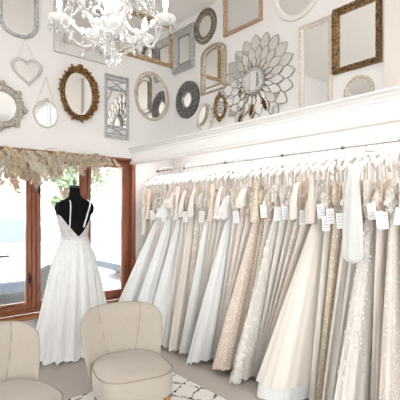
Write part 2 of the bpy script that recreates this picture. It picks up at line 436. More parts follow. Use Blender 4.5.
# ================================================================== OUTDOORS
m_road = plain('pavement', (.76,.75,.74), .9, vary=.08, scale=1.2)
struct(MB().box(-30, 40, LW+.24, 45, -.3, -.12), 'ground', m_road, 'pale sunlit street outside the shop window', 'street')
struct(MB().box(-40, 50, -45, BY-T-.02, -.3, -.12).box(-40, BX-T-.02, BY-T-.02, LW+.24, -.3, -.12).box(RW+T+.02, 50, BY-T-.02, LW+.24, -.3, -.12).box(-40, -30, LW+.24, 45, -.3, -.12), 'bounce_ground', plain('pale_bounce', (.58,.575,.57), .9, vary=.1), 'unseen pale yard added around the building to bounce daylight indoors', 'yard')  # ground added out of view; its tone sets the daylight bounced indoors
def car(loc, label, body_col, rz=0):
    t = thing('parked_car', loc, label, 'car', 'cars parked outside the window', rz)
    mb = MB(); L = 2.1
    # side outline (x, z): lofted across the width
    low = [(-2.05,.32),(-2.1,.55),(-2.02,.80),(-1.75,.92),(-1.0,.98),(1.15,.98),(1.75,.95),(2.02,.82),(2.08,.5),(2.0,.3)]
    rings = []
    for y, ins, dz in ((-.84,.10,-.0),(-.88,.02,0),(-.86,0,0),(.86,0,0),(.88,.02,0),(.84,.10,0)):
        k = .96 if abs(y) == .84 else 1
        rings.append([(x*(1-ins*.1), y, .62+(z-.62)*(1-ins)) for x, z in low])
    mb.loft(rings, True, True)
    mb.build('car_body', plain('car_paint_'+label.split()[0], body_col, .25, .1, vary=.01, bstr=0, coat=1), t, smooth=40)
    sk = MB(); sk.bbox(-.98, .98, -.885, .885, .24, .42, .02); sk.bbox(-2.08, -1.66, -.80, .80, .24, .40, .02); sk.bbox(1.66, 2.06, -.80, .80, .24, .40, .02); sk.build('sill_trim', plain('car_plastic', (.05,.065,.085), .6, bstr=0), t)
    up = [(-1.05,.97),(-.55,1.40),(-.1,1.47),(.85,1.46),(1.35,1.30),(1.62,.97)]
    c = MB(); c.loft([[(x*.96, -.62 if z > 1.2 else -.78, z*.995) for x, z in up], [(x, -.58 if z > 1.2 else -.76, z) for x, z in up], [(x, .58 if z > 1.2 else .76, z) for x, z in up], [(x*.96, .62 if z > 1.2 else .78, z*.995) for x, z in up]], True, True)
    c.build('cabin', plain('car_paint_'+label.split()[0], body_col, .25), t, smooth=40)
    for sy in (-1, 1):
        g = MB()
        q = [(-.86,1.02),(-.50,1.34),(.30,1.38),(.30,1.02)]; q2 = [(.38,1.02),(.38,1.38),(.85,1.37),(1.18,1.24),(1.36,1.02)]
        for poly in (q, q2):
            g.loft([[(x, sy*(.80-(z-.97)*.36), z) for x, z in poly], [(x, sy*(.77-(z-.97)*.36), z) for x, z in poly]], True, True)
        g.build('side_window', plain('car_glass', (.13,.155,.18), .12, bstr=0), t, smooth=0)
        MB().box(.45, .62, sy*.875-.012, sy*.875+.012, .80, .83).build('door_handle', M_IRON, t)
    for sx in (-1.28, 1.3):
        for sy in (-.80, .80):
            w = MB(); w.lathe([(.20,-.1),(.30,-.1),(.32,-.07),(.32,.07),(.30,.1),(.20,.1)], (sx, sy, .32), 24, 'y')
            wo = w.build('wheel', plain('tyre', (.03,.03,.03), .8), t)
            MB().lathe([(.02,-.108),(.19,-.09),(.19,.09),(.02,.108)], (sx, sy, .32), 16, 'y').build('hub', plain('alloy', (.5,.5,.52), .3, .8), wo)
    return t
car((1.15, 7.4, -.12), 'silver-white car parked closest outside the left window panes', (.78,.79,.80))
car((6.2, 7.9, -.12), 'white car parked further along, seen past the mannequin', (.86,.86,.85))
car((3.2, 11.6, -.12), 'pale blue car parked across the street outside the window', (.55,.62,.70), PI)
# opposite side: a low wall, a house, trees
gw = MB().box(-14, 22, 15.5, 15.75, -.12, .9); gw.box(-14, 22, 15.45, 15.8, .9, .98)
tag(gw.build('garden_wall', plain('render_wall', (.72,.66,.6), .9)), 'low pale garden wall across the street outside the window', 'garden wall')
hs = thing('house', (1.2, 23, -.12), 'pale house with a pitched roof across the street', 'house')
MB().box(-5, 3.2, 0, 7, 0, 4.6).build('house_walls', plain('house_render', (.74,.72,.69), .9), hs, smooth=0)
MB().loft([[(-5.4,-.4,4.6),(3.6,-.4,4.6),(3.6,7.4,4.6),(-5.4,7.4,4.6)], [(-5.4,3.3,7.2),(3.6,3.3,7.2),(3.6,3.7,7.2),(-5.4,3.7,7.2)]], True, True).build('roof', plain('roof_tile', (.42,.37,.34), .9), hs, smooth=0)
for wx in (-4, -1.4, 1.4):
    f = MB(); f.box(wx-.1, wx+1.3, -.05, .02, 1.0, 2.5); fo = f.build('house_window', M_TRIM, hs, smooth=0)
    MB().box(wx, wx+1.2, -.07, -.045, 1.1, 2.4).build('pane', plain('car_glass', (.1,.12,.14), .05), fo, smooth=0)
m_bark = plain('bark', (.20,.15,.11), .9, vary=.3)
def leaf_mat(name, c):
    return plain(name, c, .7, vary=.35, scale=3, bstr=0)
def tree(x, y, h, r, label, c, seed):
    R = random.Random(seed)
    t = thing('street_tree', (x, y, -.12), label, 'tree', 'trees across the street')
    tr = MB(); tr.tube([(0,0,0),(.05,0,h*.25),(-.04,.05,h*.5),(.02,0,h*.7)], [.16,.13,.10,.05], 10)
    for k in range(5):
        a = TAU*k/5+R.random(); tr.tube([(0,0,h*.38),(math.cos(a)*r*.35, math.sin(a)*r*.35, h*.55),(math.cos(a)*r*.6, math.sin(a)*r*.6, h*.66)], [.07,.05,.02], 6)
    tr.build('trunk', m_bark, t)
    cr = MB()
    clumps = [(R.gauss(0,r*.42), R.gauss(0,r*.42), h*.66+R.gauss(0,h*.15), r*R.uniform(.25,.5)) for _ in range(26)]
    for cx, cy, cz, cr_ in clumps:
        for _ in range(95):
            d = Vector((R.gauss(0,1),R.gauss(0,1),R.gauss(0,1))).normalized()*cr_*R.uniform(.6,1.05)
            p = Vector((cx,cy,max(.5,cz)))+d; s = R.uniform(.07,.16)
            e = Euler((R.uniform(0,6),R.uniform(0,6),R.uniform(0,6))).to_matrix()
            cr.add([p+e@Vector(q) for q in ((-s*.4,0,0),(0,-s,.02),(s*.4,0,0),(0,s,.02))], [(0,1,2,3)])
    cr.build('crown', leaf_mat('leaves_'+str(seed), c), t, smooth=0)
tree(9.6, 13.2, 4.6, 1.2, 'tall pale green tree seen through the right window pane', (.21,.27,.17), 1)
tree(14.5, 18.5, 4.6, 1.2, 'rounded green tree furthest along the street outside', (.21,.27,.17), 2)
tree(8.6, 19.0, 5.6, 1.5, 'broad green tree behind the garden wall right of the house', (.21,.27,.17), 3)
tree(2.6, 14.0, 3.8, .8, 'small green tree in front of the pale house', (.21,.27,.17), 4)
tree(5.6, 13.6, 4.2, .95, 'slim green tree beside the garden wall outside', (.21,.27,.17), 5)

# ================================================================== MIRRORS
def circle(rx, rz=None, n=64, c=(0,0)):
    rz = rx if rz is None else rz
    return [(c[0]+rx*math.cos(TAU*k/n), c[1]+rz*math.sin(TAU*k/n)) for k in range(n)]
def rectp(w, h, sub=1):
    pts = [(-w/2,-h/2),(w/2,-h/2),(w/2,h/2),(-w/2,h/2)]
    return pts
def rrect(w, h, r, n=14):
    pts = []
    for cx, cy, a0 in ((w/2-r,-h/2+r,-PI/2),(w/2-r,h/2-r,0),(-w/2+r,h/2-r,PI/2),(-w/2+r,-h/2+r,PI)):
        for k in range(n+1):
            a = a0+PI/2*k/n; pts.append((cx+r*math.cos(a), cy+r*math.sin(a)))
    return pts
def archp(w, h, rise, n=24):
    pts = [(-w/2,-h/2),(w/2,-h/2)]
    for k in range(n+1):
        a = PI*k/n; pts.append((w/2*math.cos(a), h/2-rise+rise*math.sin(a)))
    return pts
def dedupe(p):
    out = []
    for q in p:
        if not out or math.hypot(q[0]-out[-1][0], q[1]-out[-1][1]) > 1e-6: out.append(q)
    if math.hypot(out[0][0]-out[-1][0], out[0][1]-out[-1][1]) < 1e-6: out.pop()
    return out
def heartp(w, n=72):
    pts = []
    for k in range(n):
        t = -TAU*k/n + .0001
        x = 16*math.sin(t)**3; y = 13*math.cos(t)-5*math.cos(2*t)-2*math.cos(3*t)-math.cos(4*t)
        pts.append((x*w/32, (y+2.5)*w/32))
    return pts[::1]
def normals(path):
    n = len(path); out = []
    ar = sum(path[i][0]*path[(i+1) % n][1]-path[(i+1) % n][0]*path[i][1] for i in range(n))
    sg = 1 if ar > 0 else -1
    for i in range(n):
        a, b, c = path[i-1], path[i], path[(i+1) % n]
        d1 = Vector((b[0]-a[0], b[1]-a[1])).normalized(); d2 = Vector((c[0]-b[0], c[1]-b[1])).normalized()
        n1 = Vector((d1.y,-d1.x))*sg; n2 = Vector((d2.y,-d2.x))*sg
        m = (n1+n2)
        if m.length < 1e-6: m = n1.copy()
        m.normalize(); k = 1/max(.5, m.dot(n1)); out.append(m*k)
    return out
def ring(mb, path, prof):
    """sweep a frame section round a closed path: prof = (outward offset, height off the wall)"""
    nn = normals(path)
    rings = [[(p[0]+q.x*o, -h, p[1]+q.y*o) for p, q in zip(path, nn)] for o, h in prof]
    rings.append(rings[0])
    mb.loft(rings); return mb
def plate(mb, path, h0, h1, off=0, bevel=0):
    nn = normals(path)
    p0 = [(p[0]+q.x*off, p[1]+q.y*off) for p, q in zip(path, nn)]
    p1 = [(p[0]+q.x*(off-bevel), p[1]+q.y*(off-bevel)) for p, q in zip(path, nn)]
    n = len(p0)
    vs = [(x,-h0,y) for x, y in p0]+[(x,-(h1-bevel*.12),y) for x, y in p0]+[(x,-h1,y) for x, y in p1]
    fs = []
    for a in (0, n):
        for j in range(n):
            k = (j+1) % n; fs.append((a+j, a+k, a+n+k, a+n+j))
    fs.append(tuple(range(n-1,-1,-1))); fs.append(tuple(2*n+j for j in range(n)))
    mb.add(vs, fs); return mb
def resample(path, n):
    P = path+[path[0]]; L = [0]
    for a, b in zip(P, P[1:]): L.append(L[-1]+math.hypot(b[0]-a[0], b[1]-a[1]))
    out = []
    for k in range(n):
        t = L[-1]*k/n; i = max(j for j in range(len(L)) if L[j] <= t); i = min(i, len(P)-2)
        u = (t-L[i])/max(1e-9, L[i+1]-L[i]); a, b = P[i], P[i+1]
        out.append((a[0]+(b[0]-a[0])*u, a[1]+(b[1]-a[1])*u, math.atan2(b[1]-a[1], b[0]-a[0])))
    return out
def glassplate(root, path, bevel=.012, h=.008, m=None):
    return plate(MB(), path, .002, h, .004, bevel).build('mirror_glass', m or M_MIRROR, root, smooth=3)
def on_wall(side, x0, y0, x1, y1):
    """box in the photo -> centre on the wall, width, height"""
    f = left_wall if side == 'L' else right_wall
    a, _ = f(x0, 0); b, _ = f(x1, 0)
    xm = (x0+x1)/2
    # centre column by the middle of the wall interval
    c = (a+b)/2
    # pixel column of that point
    if side == 'L': X, Y = c, LW
    else: X, Y = RW, c
    D = SN*X+CS*Y
    z1 = CAM_H+(HORIZON-y0)/400*D; z0 = CAM_H+(HORIZON-y1)/400*D
    loc = (c, LW-.001, (z0+z1)/2) if side == 'L' else (RW-.001, c, (z0+z1)/2)
    return loc, abs(b-a), z1-z0
GM = 'mirrors on the walls'
def mirror_root(side, box, name, label, tilt=0):
    loc, w, h = on_wall(side, *box)
    r = thing(name, loc, label, 'mirror', GM, 0 if side == 'L' else -PI/2)
    if tilt: r.rotation_euler = (0, tilt, r.rotation_euler[2])
    return r, w, h
def leafy(mb, path, n, size, depth, R, jitter=.3, step=1):
    """carved acanthus lumps and scrolls following a path"""
    for k, (x, y, a) in enumerate(resample(path, n)):
        s = size*R.uniform(1-jitter, 1+jitter)
        rot = rmat(0, -a+R.uniform(-.6,.6), 0)
        mb.ball((x+R.uniform(-.2,.2)*size, -depth*R.uniform(.6,1), y+R.uniform(-.2,.2)*size), (s*1.3, depth*.55, s*.55), 8, 6, rot)
        if k % 2 == step % 2:
            d = a-PI/2
            mb.ball((x+math.cos(d)*s*.9, -depth*.7, y+math.sin(d)*s*.9), (s*.5, depth*.45, s*.8), 8, 5, rmat(0, -a+R.uniform(-.8,.8), 0))

SILV = antique('antique_silver', (.40,.39,.38), (.74,.73,.72), .55, .4)
SILV2 = antique('brushed_silver_grey', (.34,.335,.335), (.56,.555,.555), .45, .42, 40)
GREYW = plain('grey_white_paint', (.60,.585,.57), .55, vary=.08, scale=40, bstr=.3)
GREIGE = antique('greige_carving', (.33,.28,.235), (.60,.55,.50), .15, .6, 60)
WHITEF = plain('white_frame_paint', (.78,.75,.72), .5, vary=.06, scale=50, bstr=.3)
CREAMF = antique('cream_carving', (.55,.47,.39), (.82,.76,.69), .05, .55, 110)
BRONZE = antique('old_bronze', (.10,.075,.05), (.42,.34,.25), .7, .4, 60)
BROWNG = antique('brown_gilt', (.05,.018,.006), (.52,.27,.10), .35, .40, 50)
GOLDB = antique('dark_gilt', (.07,.032,.011), (.46,.28,.12), .45, .4, 60)
GOLDW = antique('gold_wood', (.34,.22,.10), (.62,.46,.27), .4, .42, 30)
CHAMP = antique('champagne_leaf', (.34,.26,.18), (.62,.53,.42), .5, .38, 50)
ROSEG = antique('rose_gold_leaf', (.30,.17,.10), (.66,.48,.36), .4, .4, 60)
BEIGEB = antique('beige_beads', (.48,.40,.31), (.76,.70,.60), .15, .5, 60)
MOSAIC = antique('dark_mosaic', (.12,.115,.11), (.46,.45,.43), .5, .3, 90)
CORD = plain('jute_string', (.62,.55,.47), .9)
R_ = random.Random(3)

# L1 silver mosaic arch, top left
r, w, h = mirror_root('L', (-2,-62,38,38), 'arched_mirror', 'silver mosaic framed mirror with rounded lower corners, top left of window wall')
path = rrect(w-.075, h-.075, (w-.075)*.44)
ring(MB(), path, [(0,0),(0,.012),(.006,.022),(.03,.026),(.037,.02),(.0375,0)]).build('frame', SILV2, r)
glassplate(r, path)
mb = MB()
outp = [(p[0]+q.x*.019, p[1]+q.y*.019) for p, q in zip(path, normals(path))]
for k, (x, y, a) in enumerate(resample(outp, 64)):
    if k % 4 == 0:
        for j in range(5):
            b = TAU*j/5+a; mb.ball((x+.009*math.cos(b), -.027, y+.009*math.sin(b)), (.007,.003,.005), 6, 5, rmat(0,-b,0))
    else: mb.ball((x, -.026, y), .0045, 6, 5)
mb.build('flower_inlay', plain('pearl_inlay', (.80,.80,.79), .2, .3), r)
# L2 heart on a string
r, w, h = mirror_root('L', (11,57,43,88), 'heart_mirror', 'grey-white heart shaped mirror hanging from a thin string', -.10)
heart0 = [(x*.86+.14*.5*x/math.hypot(x,y), y*.80+.20*.47*y/math.hypot(x,y)) for x, y in heartp(1.0)]
def hp(k, dz=0): return [(x*k, y*k+dz) for x, y in heart0]
mb = MB(); rings = []
for k_, hh in ((w*.76,0),(w*.76,.012),(w*.80,.021),(w*.88,.026),(w*.97,.02),(w,.012),(w,0)):
    rings.append([(x,-hh,y) for x, y in hp(k_, (w-k_)*.02)])
rings.append(rings[0]); mb.loft(rings); mb.build('frame', GREYW, r)
pth = hp(w*.78, w*.0044); n_h = len(pth)
mb = MB(); mb.loft([[(x,-.002,y) for x, y in pth], [(x,-.008,y) for x, y in pth], [(x*.93,-.0086,y*.93) for x, y in pth]], True, True)
mb.build('mirror_glass', M_MIRROR, r, smooth=3)
mb = MB(); mb.tube([(-w*.27,-.01,h*.40),(0.0,-.008,h*.5+.16),(w*.27,-.01,h*.40)], .0022, 6); mb.ball((0,-.008,h*.5+.16), .006)
mb.build('hanging_string', CORD, r)
# L3 greige baroque mirror, cut by left edge
r, w, h = mirror_root('L', (-24,82,24,130), 'baroque_mirror', 'greige carved round mirror with scalloped frame at left edge')
path = circle(.140)
n_ = 96; outer = []
for k in range(n_):
    a = TAU*k/n_; outer.append((1.04+.085*math.cos(8*a+.4)+.045*math.cos(16*a+.9)+.02*math.cos(40*a)))
mb = MB(); rings = []
for o, hh in ((0,0),(0,.014),(.006,.022),(.03,.02),(.06,.03),(.98,.02),(1,.012),(1,0)):
    rg = []
    for k in range(n_):
        a = TAU*k/n_
        rad = .140+o if o < .5 else .212*outer[k]*(1 if o == 1 else .965)
        rg.append((rad*math.cos(a), -hh, rad*math.sin(a)))
    rings.append(rg)
rings.append(rings[0]); mb.loft(rings); mb.build('frame', GREIGE, r)
mb = MB(); leafy(mb, circle(.192), 40, .014, .030, R_, .35); mb.build('carving', GREIGE, r)
mb = MB(); leafy(mb, circle(.156), 56, .007, .026, R_, .2); mb.build('inner_beading', GREIGE, r)
glassplate(r, path)
# L4 small round on chain
r, w, h = mirror_root('L', (33,100,58,128), 'round_hanging_mirror', 'small round white-framed mirror hanging from a fine chain')
path = circle(w/2-.016, h/2-.016)
ring(MB(), path, [(0,0),(0,.01),(.006,.018),(.012,.016),(.016,.008),(.016,0)]).build('frame', CREAMF, r)
glassplate(r, path, .004)
mb = MB()
for s in (-1, 1):
    mb.tube([(s*w*.36,-.008,h*.36),(0,-.008,h*.5+.225)], .0025, 6)
    for k in range(14):
        t = k/13; mb.ball((s*w*.36*(1-t), -.008, h*.36+(h*.14+.225)*t), .0042, 6, 4)
mb.ball((0,-.01,h*.5+.225), .009); mb.build('hanging_chain', CORD, r)
mb = MB(); mb.ball((0,-.016,h*.5+.012), (.02,.008,.012)); mb.ball((.02,-.014,h*.5), (.012,.006,.009)); mb.ball((-.02,-.014,h*.5), (.012,.006,.009)); mb.build('crest', CREAMF, r)
# L5 carved brown gilt oval
r, w, h = mirror_root('L', (58,66,98,122), 'carved_oval_mirror', 'ornate brown gilt oval mirror with carved leaves and crest')
path = circle(w/2-.07, h/2-.075)
ring(MB(), path, [(0,0),(0,.016),(.006,.026),(.014,.022),(.03,.036),(.046,.026),(.05,0)]).build('frame', BROWNG, r)
mb = MB()
leafy(mb, circle(w/2-.034, h/2-.036), 60, .014, .044, R_, .4)
leafy(mb, circle(w/2-.014, h/2-.016), 30, .015, .036, R_, .45)
leafy(mb, circle(w/2-.058, h/2-.062), 60, .008, .034, R_, .2)
for a in (90, 90, 270, 30, 150, 210, 330, 0, 180):
    aa = math.radians(a); cx, cy = (w/2-.026)*math.cos(aa), (h/2-.03)*math.sin(aa)
    for k in range(7):
        b = TAU*k/7; mb.ball((cx+.016*math.cos(b), -.046, cy+.016*math.sin(b)), (.011,.010,.007), 8, 6, rmat(0,-b,0))
    mb.ball((cx,-.055,cy), .012)
for s in (-1, 1):
    mb.tube([(s*(.012+.03*t)*math.cos(4.6*t), -.04, h/2-.03+.025*t*math.sin(5*t)) for t in [k/12 for k in range(13)]], .008, 8)
mb.ball((0,-.045,h/2-.012), (.03,.015,.02)); mb.build('carving', BROWNG, r)
glassplate(r, path)
# L6 bevelled etched panel behind chandelier
r, w, h = mirror_root('L', (53,-40,110,59), 'etched_panel_mirror', 'large pale panel mirror etched with dotted flowers behind the chandelier')
w *= .985; 
path = rectp(w-.02, h-.02)
ring(MB(), path, [(0,0),(0,.010),(.004,.016),(.010,.013),(.010,0)]).build('frame', SILV, r)
pw, ph = w-.20, h-.20
path2 = rectp(pw, ph)
FROST = plain('frosted_silver', (.72,.705,.69), .32, .5, vary=.05, scale=5, bstr=.02)
ring(MB(), path2, [(0,.003),(0,.012),(.004,.014),(.088,.010),(.091,.003)]).build('bevelled_border', FROST, r, smooth=15)
glassplate(r, path2, .02, m=mirror_mat('grey_silvered_glass', (.80,.79,.78)))
mb = MB()
def dotflower(mb, cx, cy, s):
    for k in range(9):
        a = TAU*k/9
        for j in (1, 2, 3, 4): mb.ball((cx+s*.25*j*math.cos(a), -.0135, cy+s*.25*j*math.sin(a)), (.0055,.003,.0055), 6, 4)
    mb.ball((cx,-.0135,cy), (.006,.003,.006), 6, 4)
for cx, cy, s in ((-w/2+.10,-h/2+.14,.075),(w/2-.10,-h/2+.13,.06),(-w/2+.10,h/2-.14,.075),(w/2-.12,h/2-.14,.075),(-w/2+.10,.02,.06),(w/2-.09,.05,.06)):
    mb = MB(); dotflower(mb, cx, cy, s); mb.build('dotted_flower', plain('etch_grey', (.40,.37,.35), .5), r)
# L7 gold wood rectangle
r, w, h = mirror_root('L', (116,16,172,61), 'gilt_rectangular_mirror', 'wide gold wooden rectangular mirror near corner, behind the chandelier')
path = rectp(w-.10, h-.10)
ring(MB(), path, [(0,0),(0,.012),(.006,.02),(.018,.018),(.024,.032),(.04,.034),(.046,.026),(.05,.024),(.05,0)]).build('frame', GOLDW, r, smooth=25)
glassplate(r, path, .015)
# L8 narrow lattice
r, w, h = mirror_root('L', (104.5,76,128,139), 'lattice_mirror', 'tall narrow grey wooden mirror with crossed lattice at both ends')
mb = MB(); t_ = .013
for s in (-1, 1): mb.bbox(s*(w/2-t_)-t_, s*(w/2-t_)+t_, -.026, 0, -h/2, h/2, .004)
zs = [(-h/2, .016), (-h/2+.125, .014), (h/2-.155, .014), (h/2, .016), (h/2-.05, .006), (-h/2+.035, .006)]
for z, tt in ((-h/2+.014,.014),(-h/2+.135,.012),(h/2-.165,.012),(h/2-.014,.014),(h/2-.055,.006),(-h/2+.05,.005)):
    mb.bbox(-w/2+.02, w/2-.02, -.022, 0, z-tt, z+tt, .003)
mb.build('frame', SILV2, r)
mb = MB()
for z0, z1 in ((-h/2+.05,-h/2+.125),(h/2-.155,h/2-.06)):
    for s in (-1, 1):
        for off in (0,):
            pts = [(s*(-w/2+.03+(w-.06)*t), -.012, z0+(z1-z0)*(.5+.5*math.sin(PI*(t-.5)))) for t in [k/12 for k in range(13)]]
        mb.tube(pts, .007, 6)
    mb.build('lattice', SILV2, r); mb = MB()
path = [(-w/2+.026,-h/2+.147),(w/2-.026,-h/2+.147),(w/2-.026,h/2-.177),(-w/2+.026,h/2-.177)]
glassplate(r, path, .006)
# L9 beaded beige oval
r, w, h = mirror_root('L', (133.5,72,168,121), 'beaded_oval_mirror', 'beige beaded oval mirror hanging next to the wall corner')
path = circle(w/2-.04, h/2-.04)
ring(MB(), path, [(0,0),(0,.012),(.006,.02),(.016,.022),(.034,.018),(.04,.008),(.04,0)]).build('frame', BEIGEB, r)
mb = MB()
for x, y, a in resample(circle(w/2-.013, h/2-.013), 70): mb.ball((x,-.02,y), .012, 8, 6)
for x, y, a in resample(circle(w/2-.034, h/2-.034), 90): mb.ball((x,-.022,y), .006, 6, 5)
mb.build('beading', BEIGEB, r)
glassplate(r, path)

# R1 silver fluted rectangle
r, w, h = mirror_root('R', (174.8,28.5,195.5,71), 'fluted_mirror', 'silver fluted rectangular mirror hanging right beside the wall corner')
FW = w*.235; path = rectp(w-2*FW, h-2*FW)
pr = [(0,0),(0,.010),(.006,.014)]
for k in range(4):
    o0 = .012+(FW-.02)*k/4; o1 = .012+(FW-.02)*(k+1)/4; dz = .016+.008*k
    pr += [(o0, dz), ((o0+o1)/2, dz+.010), (o1-.003, dz+.004)]
pr += [(FW-.004,.042),(FW,.034),(FW,0)]
ring(MB(), path, pr).build('frame', SILV2, r, smooth=25)
glassplate(r, path, .012)
mb = MB()
for x, y, a in resample(path, 40): mb.box(x-.006, x+.006, -.014, -.008, y-.006, y+.006)
mb.build('inlay_edge', plain('dark_inlay', (.06,.06,.06), .3), r, smooth=0)
# R2 mosaic round
r, w, h = mirror_root('R', (177,81,200,119), 'mosaic_round_mirror', 'round dark mosaic mirror with a small oval centre')
path = circle(w*.20, h*.20)
ring(MB(), path, [(0,0),(0,.012),(.006,.02),(w*.26,.026),(w*.295,.02),(w*.30,0)]).build('frame', plain('dark_grout', (.085,.08,.078), .6), r)
mb = MB()
for j in range(6):
    f = .235+.047*j; nT = int(18+j*8)
    for k in range(nT):
        a = TAU*(k+.5*(j % 2))/nT
        cx, cy = w*f*math.cos(a), h*f*math.sin(a); s = .011*R_.uniform(.7,1.1)
        if (j+k) % 3 != 1: mb.ball((cx,-.027,cy), (s*1.15,.005,s*.75), 6, 4, rmat(0,-a+R_.choice([0,PI/2,.8]),0))
mb.build('mosaic_tiles', MOSAIC, r)
ring(MB(), path, [(-.004,.008),(-.004,.022),(.003,.028),(.011,.022),(.011,.018)]).build('inner_rim', MOSAIC, r)
glassplate(r, path)
# R3 bronze woven round
r, w, h = mirror_root('R', (195,9,217,44), 'bronze_round_mirror', 'round bronze mirror with woven openwork frame near ceiling')
path = circle(w*.30, h*.30)
ring(MB(), path, [(0,0),(0,.014),(.008,.024),(.016,.018),(.018,0)]).build('frame', BRONZE, r)
ring(MB(), circle(w*.46, h*.46), [(-.012,0),(-.012,.014),(0,.022),(.016,.014),(w*.04,0)]).build('outer_rim', BRONZE, r)
mb = MB()
for k in range(22):
    a = TAU*k/22
    for s in (-1, 1):
        pts = [((w*(.31+.15*t))*math.cos(a+s*.22*math.sin(PI*t)+s*.12*t), -.014-.008*math.sin(PI*t), (h*(.31+.15*t))*math.sin(a+s*.22*math.sin(PI*t)+s*.12*t)) for t in [q/7 for q in range(8)]]
        mb.tube(pts, .0065, 6)
mb.build('openwork', BRONZE, r)
for dx in (0,):
    glassplate(r, path)
# R4 champagne arch with a double frame
r, w, h = mirror_root('R', (201.5,44,227,92), 'arched_double_mirror', 'champagne arch mirror with a mirrored border, hanging left of sunburst')
pout = dedupe(archp(w, h, h*.22)); FWi = w*.16
pin = dedupe(archp(w-2*FWi, h-2*FWi, (h-2*FWi)*.22))
ring(MB(), pout, [(-.015,0),(-.015,.016),(-.009,.024),(-.003,.02),(0,.012),(0,0)]).build('outer_frame', CHAMP, r)
ring(MB(), pin, [(-.002,.006),(-.002,.02),(.004,.027),(.010,.022),(.013,.006)]).build('inner_frame', CHAMP, r)
glassplate(r, dedupe(archp(w-.044, h-.044, (h-.044)*.22)), .01)
mb = MB()
for t in (.12, .88): pass
mb.tube([(-w/2+.014,-.02,-h/2+.014),(-w/2+FWi,-.024,-h/2+FWi)], .006, 6); mb.tube([(w/2-.014,-.02,-h/2+.014),(w/2-FWi,-.024,-h/2+FWi)], .006, 6)
mb.tube([(-w/2+.012,-.02,h/2-h*.2),(-w/2+FWi,-.024,h/2-h*.23)], .006, 6); mb.tube([(w/2-.012,-.02,h/2-h*.2),(w/2-FWi,-.024,h/2-h*.23)], .006, 6)
mb.build('corner_straps', CHAMP, r)
# R5 cream oval with bows
r, w, h = mirror_root('R', (198.5,104,213.5,132.5), 'bow_oval_mirror', 'small cream oval mirror with three tiny bows')
path = circle(w/2-.016, h/2-.016)
ring(MB(), path, [(0,0),(0,.01),(.005,.018),(.012,.016),(.016,.006),(.016,0)]).build('frame', CREAMF, r)
mb = MB()
for a in (PI*.5, PI*1.12, -.12*PI):
    cx, cy = (w/2-.006)*math.cos(a), (h/2-.006)*math.sin(a)
    for s in (-1, 1): mb.ball((cx+s*.018,-.022,cy+.004), (.018,.008,.011), 8, 6, rmat(0,-s*.4,0)); mb.ball((cx+s*.012,-.02,cy-.018), (.006,.005,.016), 8, 6, rmat(0,s*.4,0))
    mb.ball((cx,-.026,cy), .009)
    mb.build('bow', CREAMF, r); mb = MB()
glassplate(r, path, .005)
# R6 small gold carved oval
r, w, h = mirror_root('R', (214.5,93,228,121.5), 'gold_oval_mirror', 'small gold carved oval mirror just below the arch mirror')
path = circle(w/2-.045, h/2-.055)
ring(MB(), path, [(0,0),(0,.012),(.005,.022),(.016,.026),(.028,.018),(.03,0)]).build('frame', GOLDB, r)
mb = MB(); leafy(mb, circle(w/2-.022, h/2-.03), 30, .015, .03, R_, .3)
mb.ball((0,-.028,h/2-.01), (.022,.012,.024)); mb.ball((0,-.028,-h/2+.01), (.022,.012,.02)); mb.build('carving', GOLDB, r)
glassplate(r, path, .006)
# R7 sunburst of leaf mirrors
cy_, cz_ = right_wall(256.5, 82)
r = thing('sunburst_mirror', (RW-.001, cy_, cz_), 'large sunburst mirror of overlapping leaf-shaped mirrored petals round a disc', 'mirror', GM, -PI/2)
PET = antique('petal_rim', (.24,.20,.16), (.48,.42,.36), .5, .4, 80)
def petal(r0, r1, wd, ang, hgt, tilt, roll):
    n = 22; pts = []
    L = r1-r0
    for sg in (-1, 1):
        for k in range(12):
            t = k/11 if sg < 0 else 1-k/11
            w_ = math.sin(PI*t**1.25)**.85 if 0 < t < 1 else 0
            pts.append((r0+L*t, sg*wd*w_))
    pts = dedupe(pts)
    mb = MB()
    mb.cur = 1; ring(mb, pts, [(-.002,0),(-.002,.012),(.001,.014),(.004,.011),(.004,0)])
    mb.cur = 0; plate(mb, pts, .001, .011, 0, .008)
    rot = rmat(0,-ang,0) @ rmat(0,0,tilt) @ rmat(roll,0,0)
    mb.v = [tuple(rot @ Vector((v[0],v[1],v[2])) + Vector((0,-hgt,0))) for v in mb.v]
    return mb.build('petal', [M_MIRROR, PET], r, smooth=3)
NP = 20
for k in range(NP):
    a = TAU*k/NP
    petal(.235, .478, .060, a, .004, .0, R_.uniform(-.10,.10))
for k in range(NP):
    a = TAU*(k+.5)/NP
    petal(.165, .36, .043, a, .026, .04, R_.uniform(-.14,.14))
for k in range(NP):
    a = TAU*k/NP
    petal(.12, .25, .022, a, .046, .10, R_.uniform(-.16,.16))
ring(MB(), circle(.105,.105,48), [(0,.02),(0,.068),(.006,.078),(.02,.074),(.03,.056),(.03,.02)]).build('centre_frame', SILV, r)
plate(MB(), circle(.105,.105,48), .02, .064, .003, .012).build('mirror_glass', M_MIRROR, r, smooth=3)
MB().lathe([(.02,0),(.30,.0),(.30,.004),(.02,.026)], (0,0,0), 40, 'y').build('backing', PET, r)
# R8 rose-gold rectangle cut by top
r, w, h = mirror_root('R', (225,-42,263,29.5), 'rose_gold_mirror', 'rose-gold rectangular mirror at top edge, above the arch mirror')
path = rectp(w-.084, h-.084)
ring(MB(), path, [(0,0),(0,.012),(.006,.02),(.010,.016),(.018,.03),(.028,.036),(.036,.03),(.042,.028),(.042,0)]).build('frame', ROSEG, r, smooth=25)
mb = MB()
pp = [(p[0]+q.x*.03, p[1]+q.y*.03) for p, q in zip(path, normals(path))]
for x, y, a in resample(pp, 110): mb.ball((x,-.035,y), (.011,.006,.007), 6, 5, rmat(0,-a+.7,0))
mb.build('rope_moulding', ROSEG, r)
glassplate(r, path, .014)
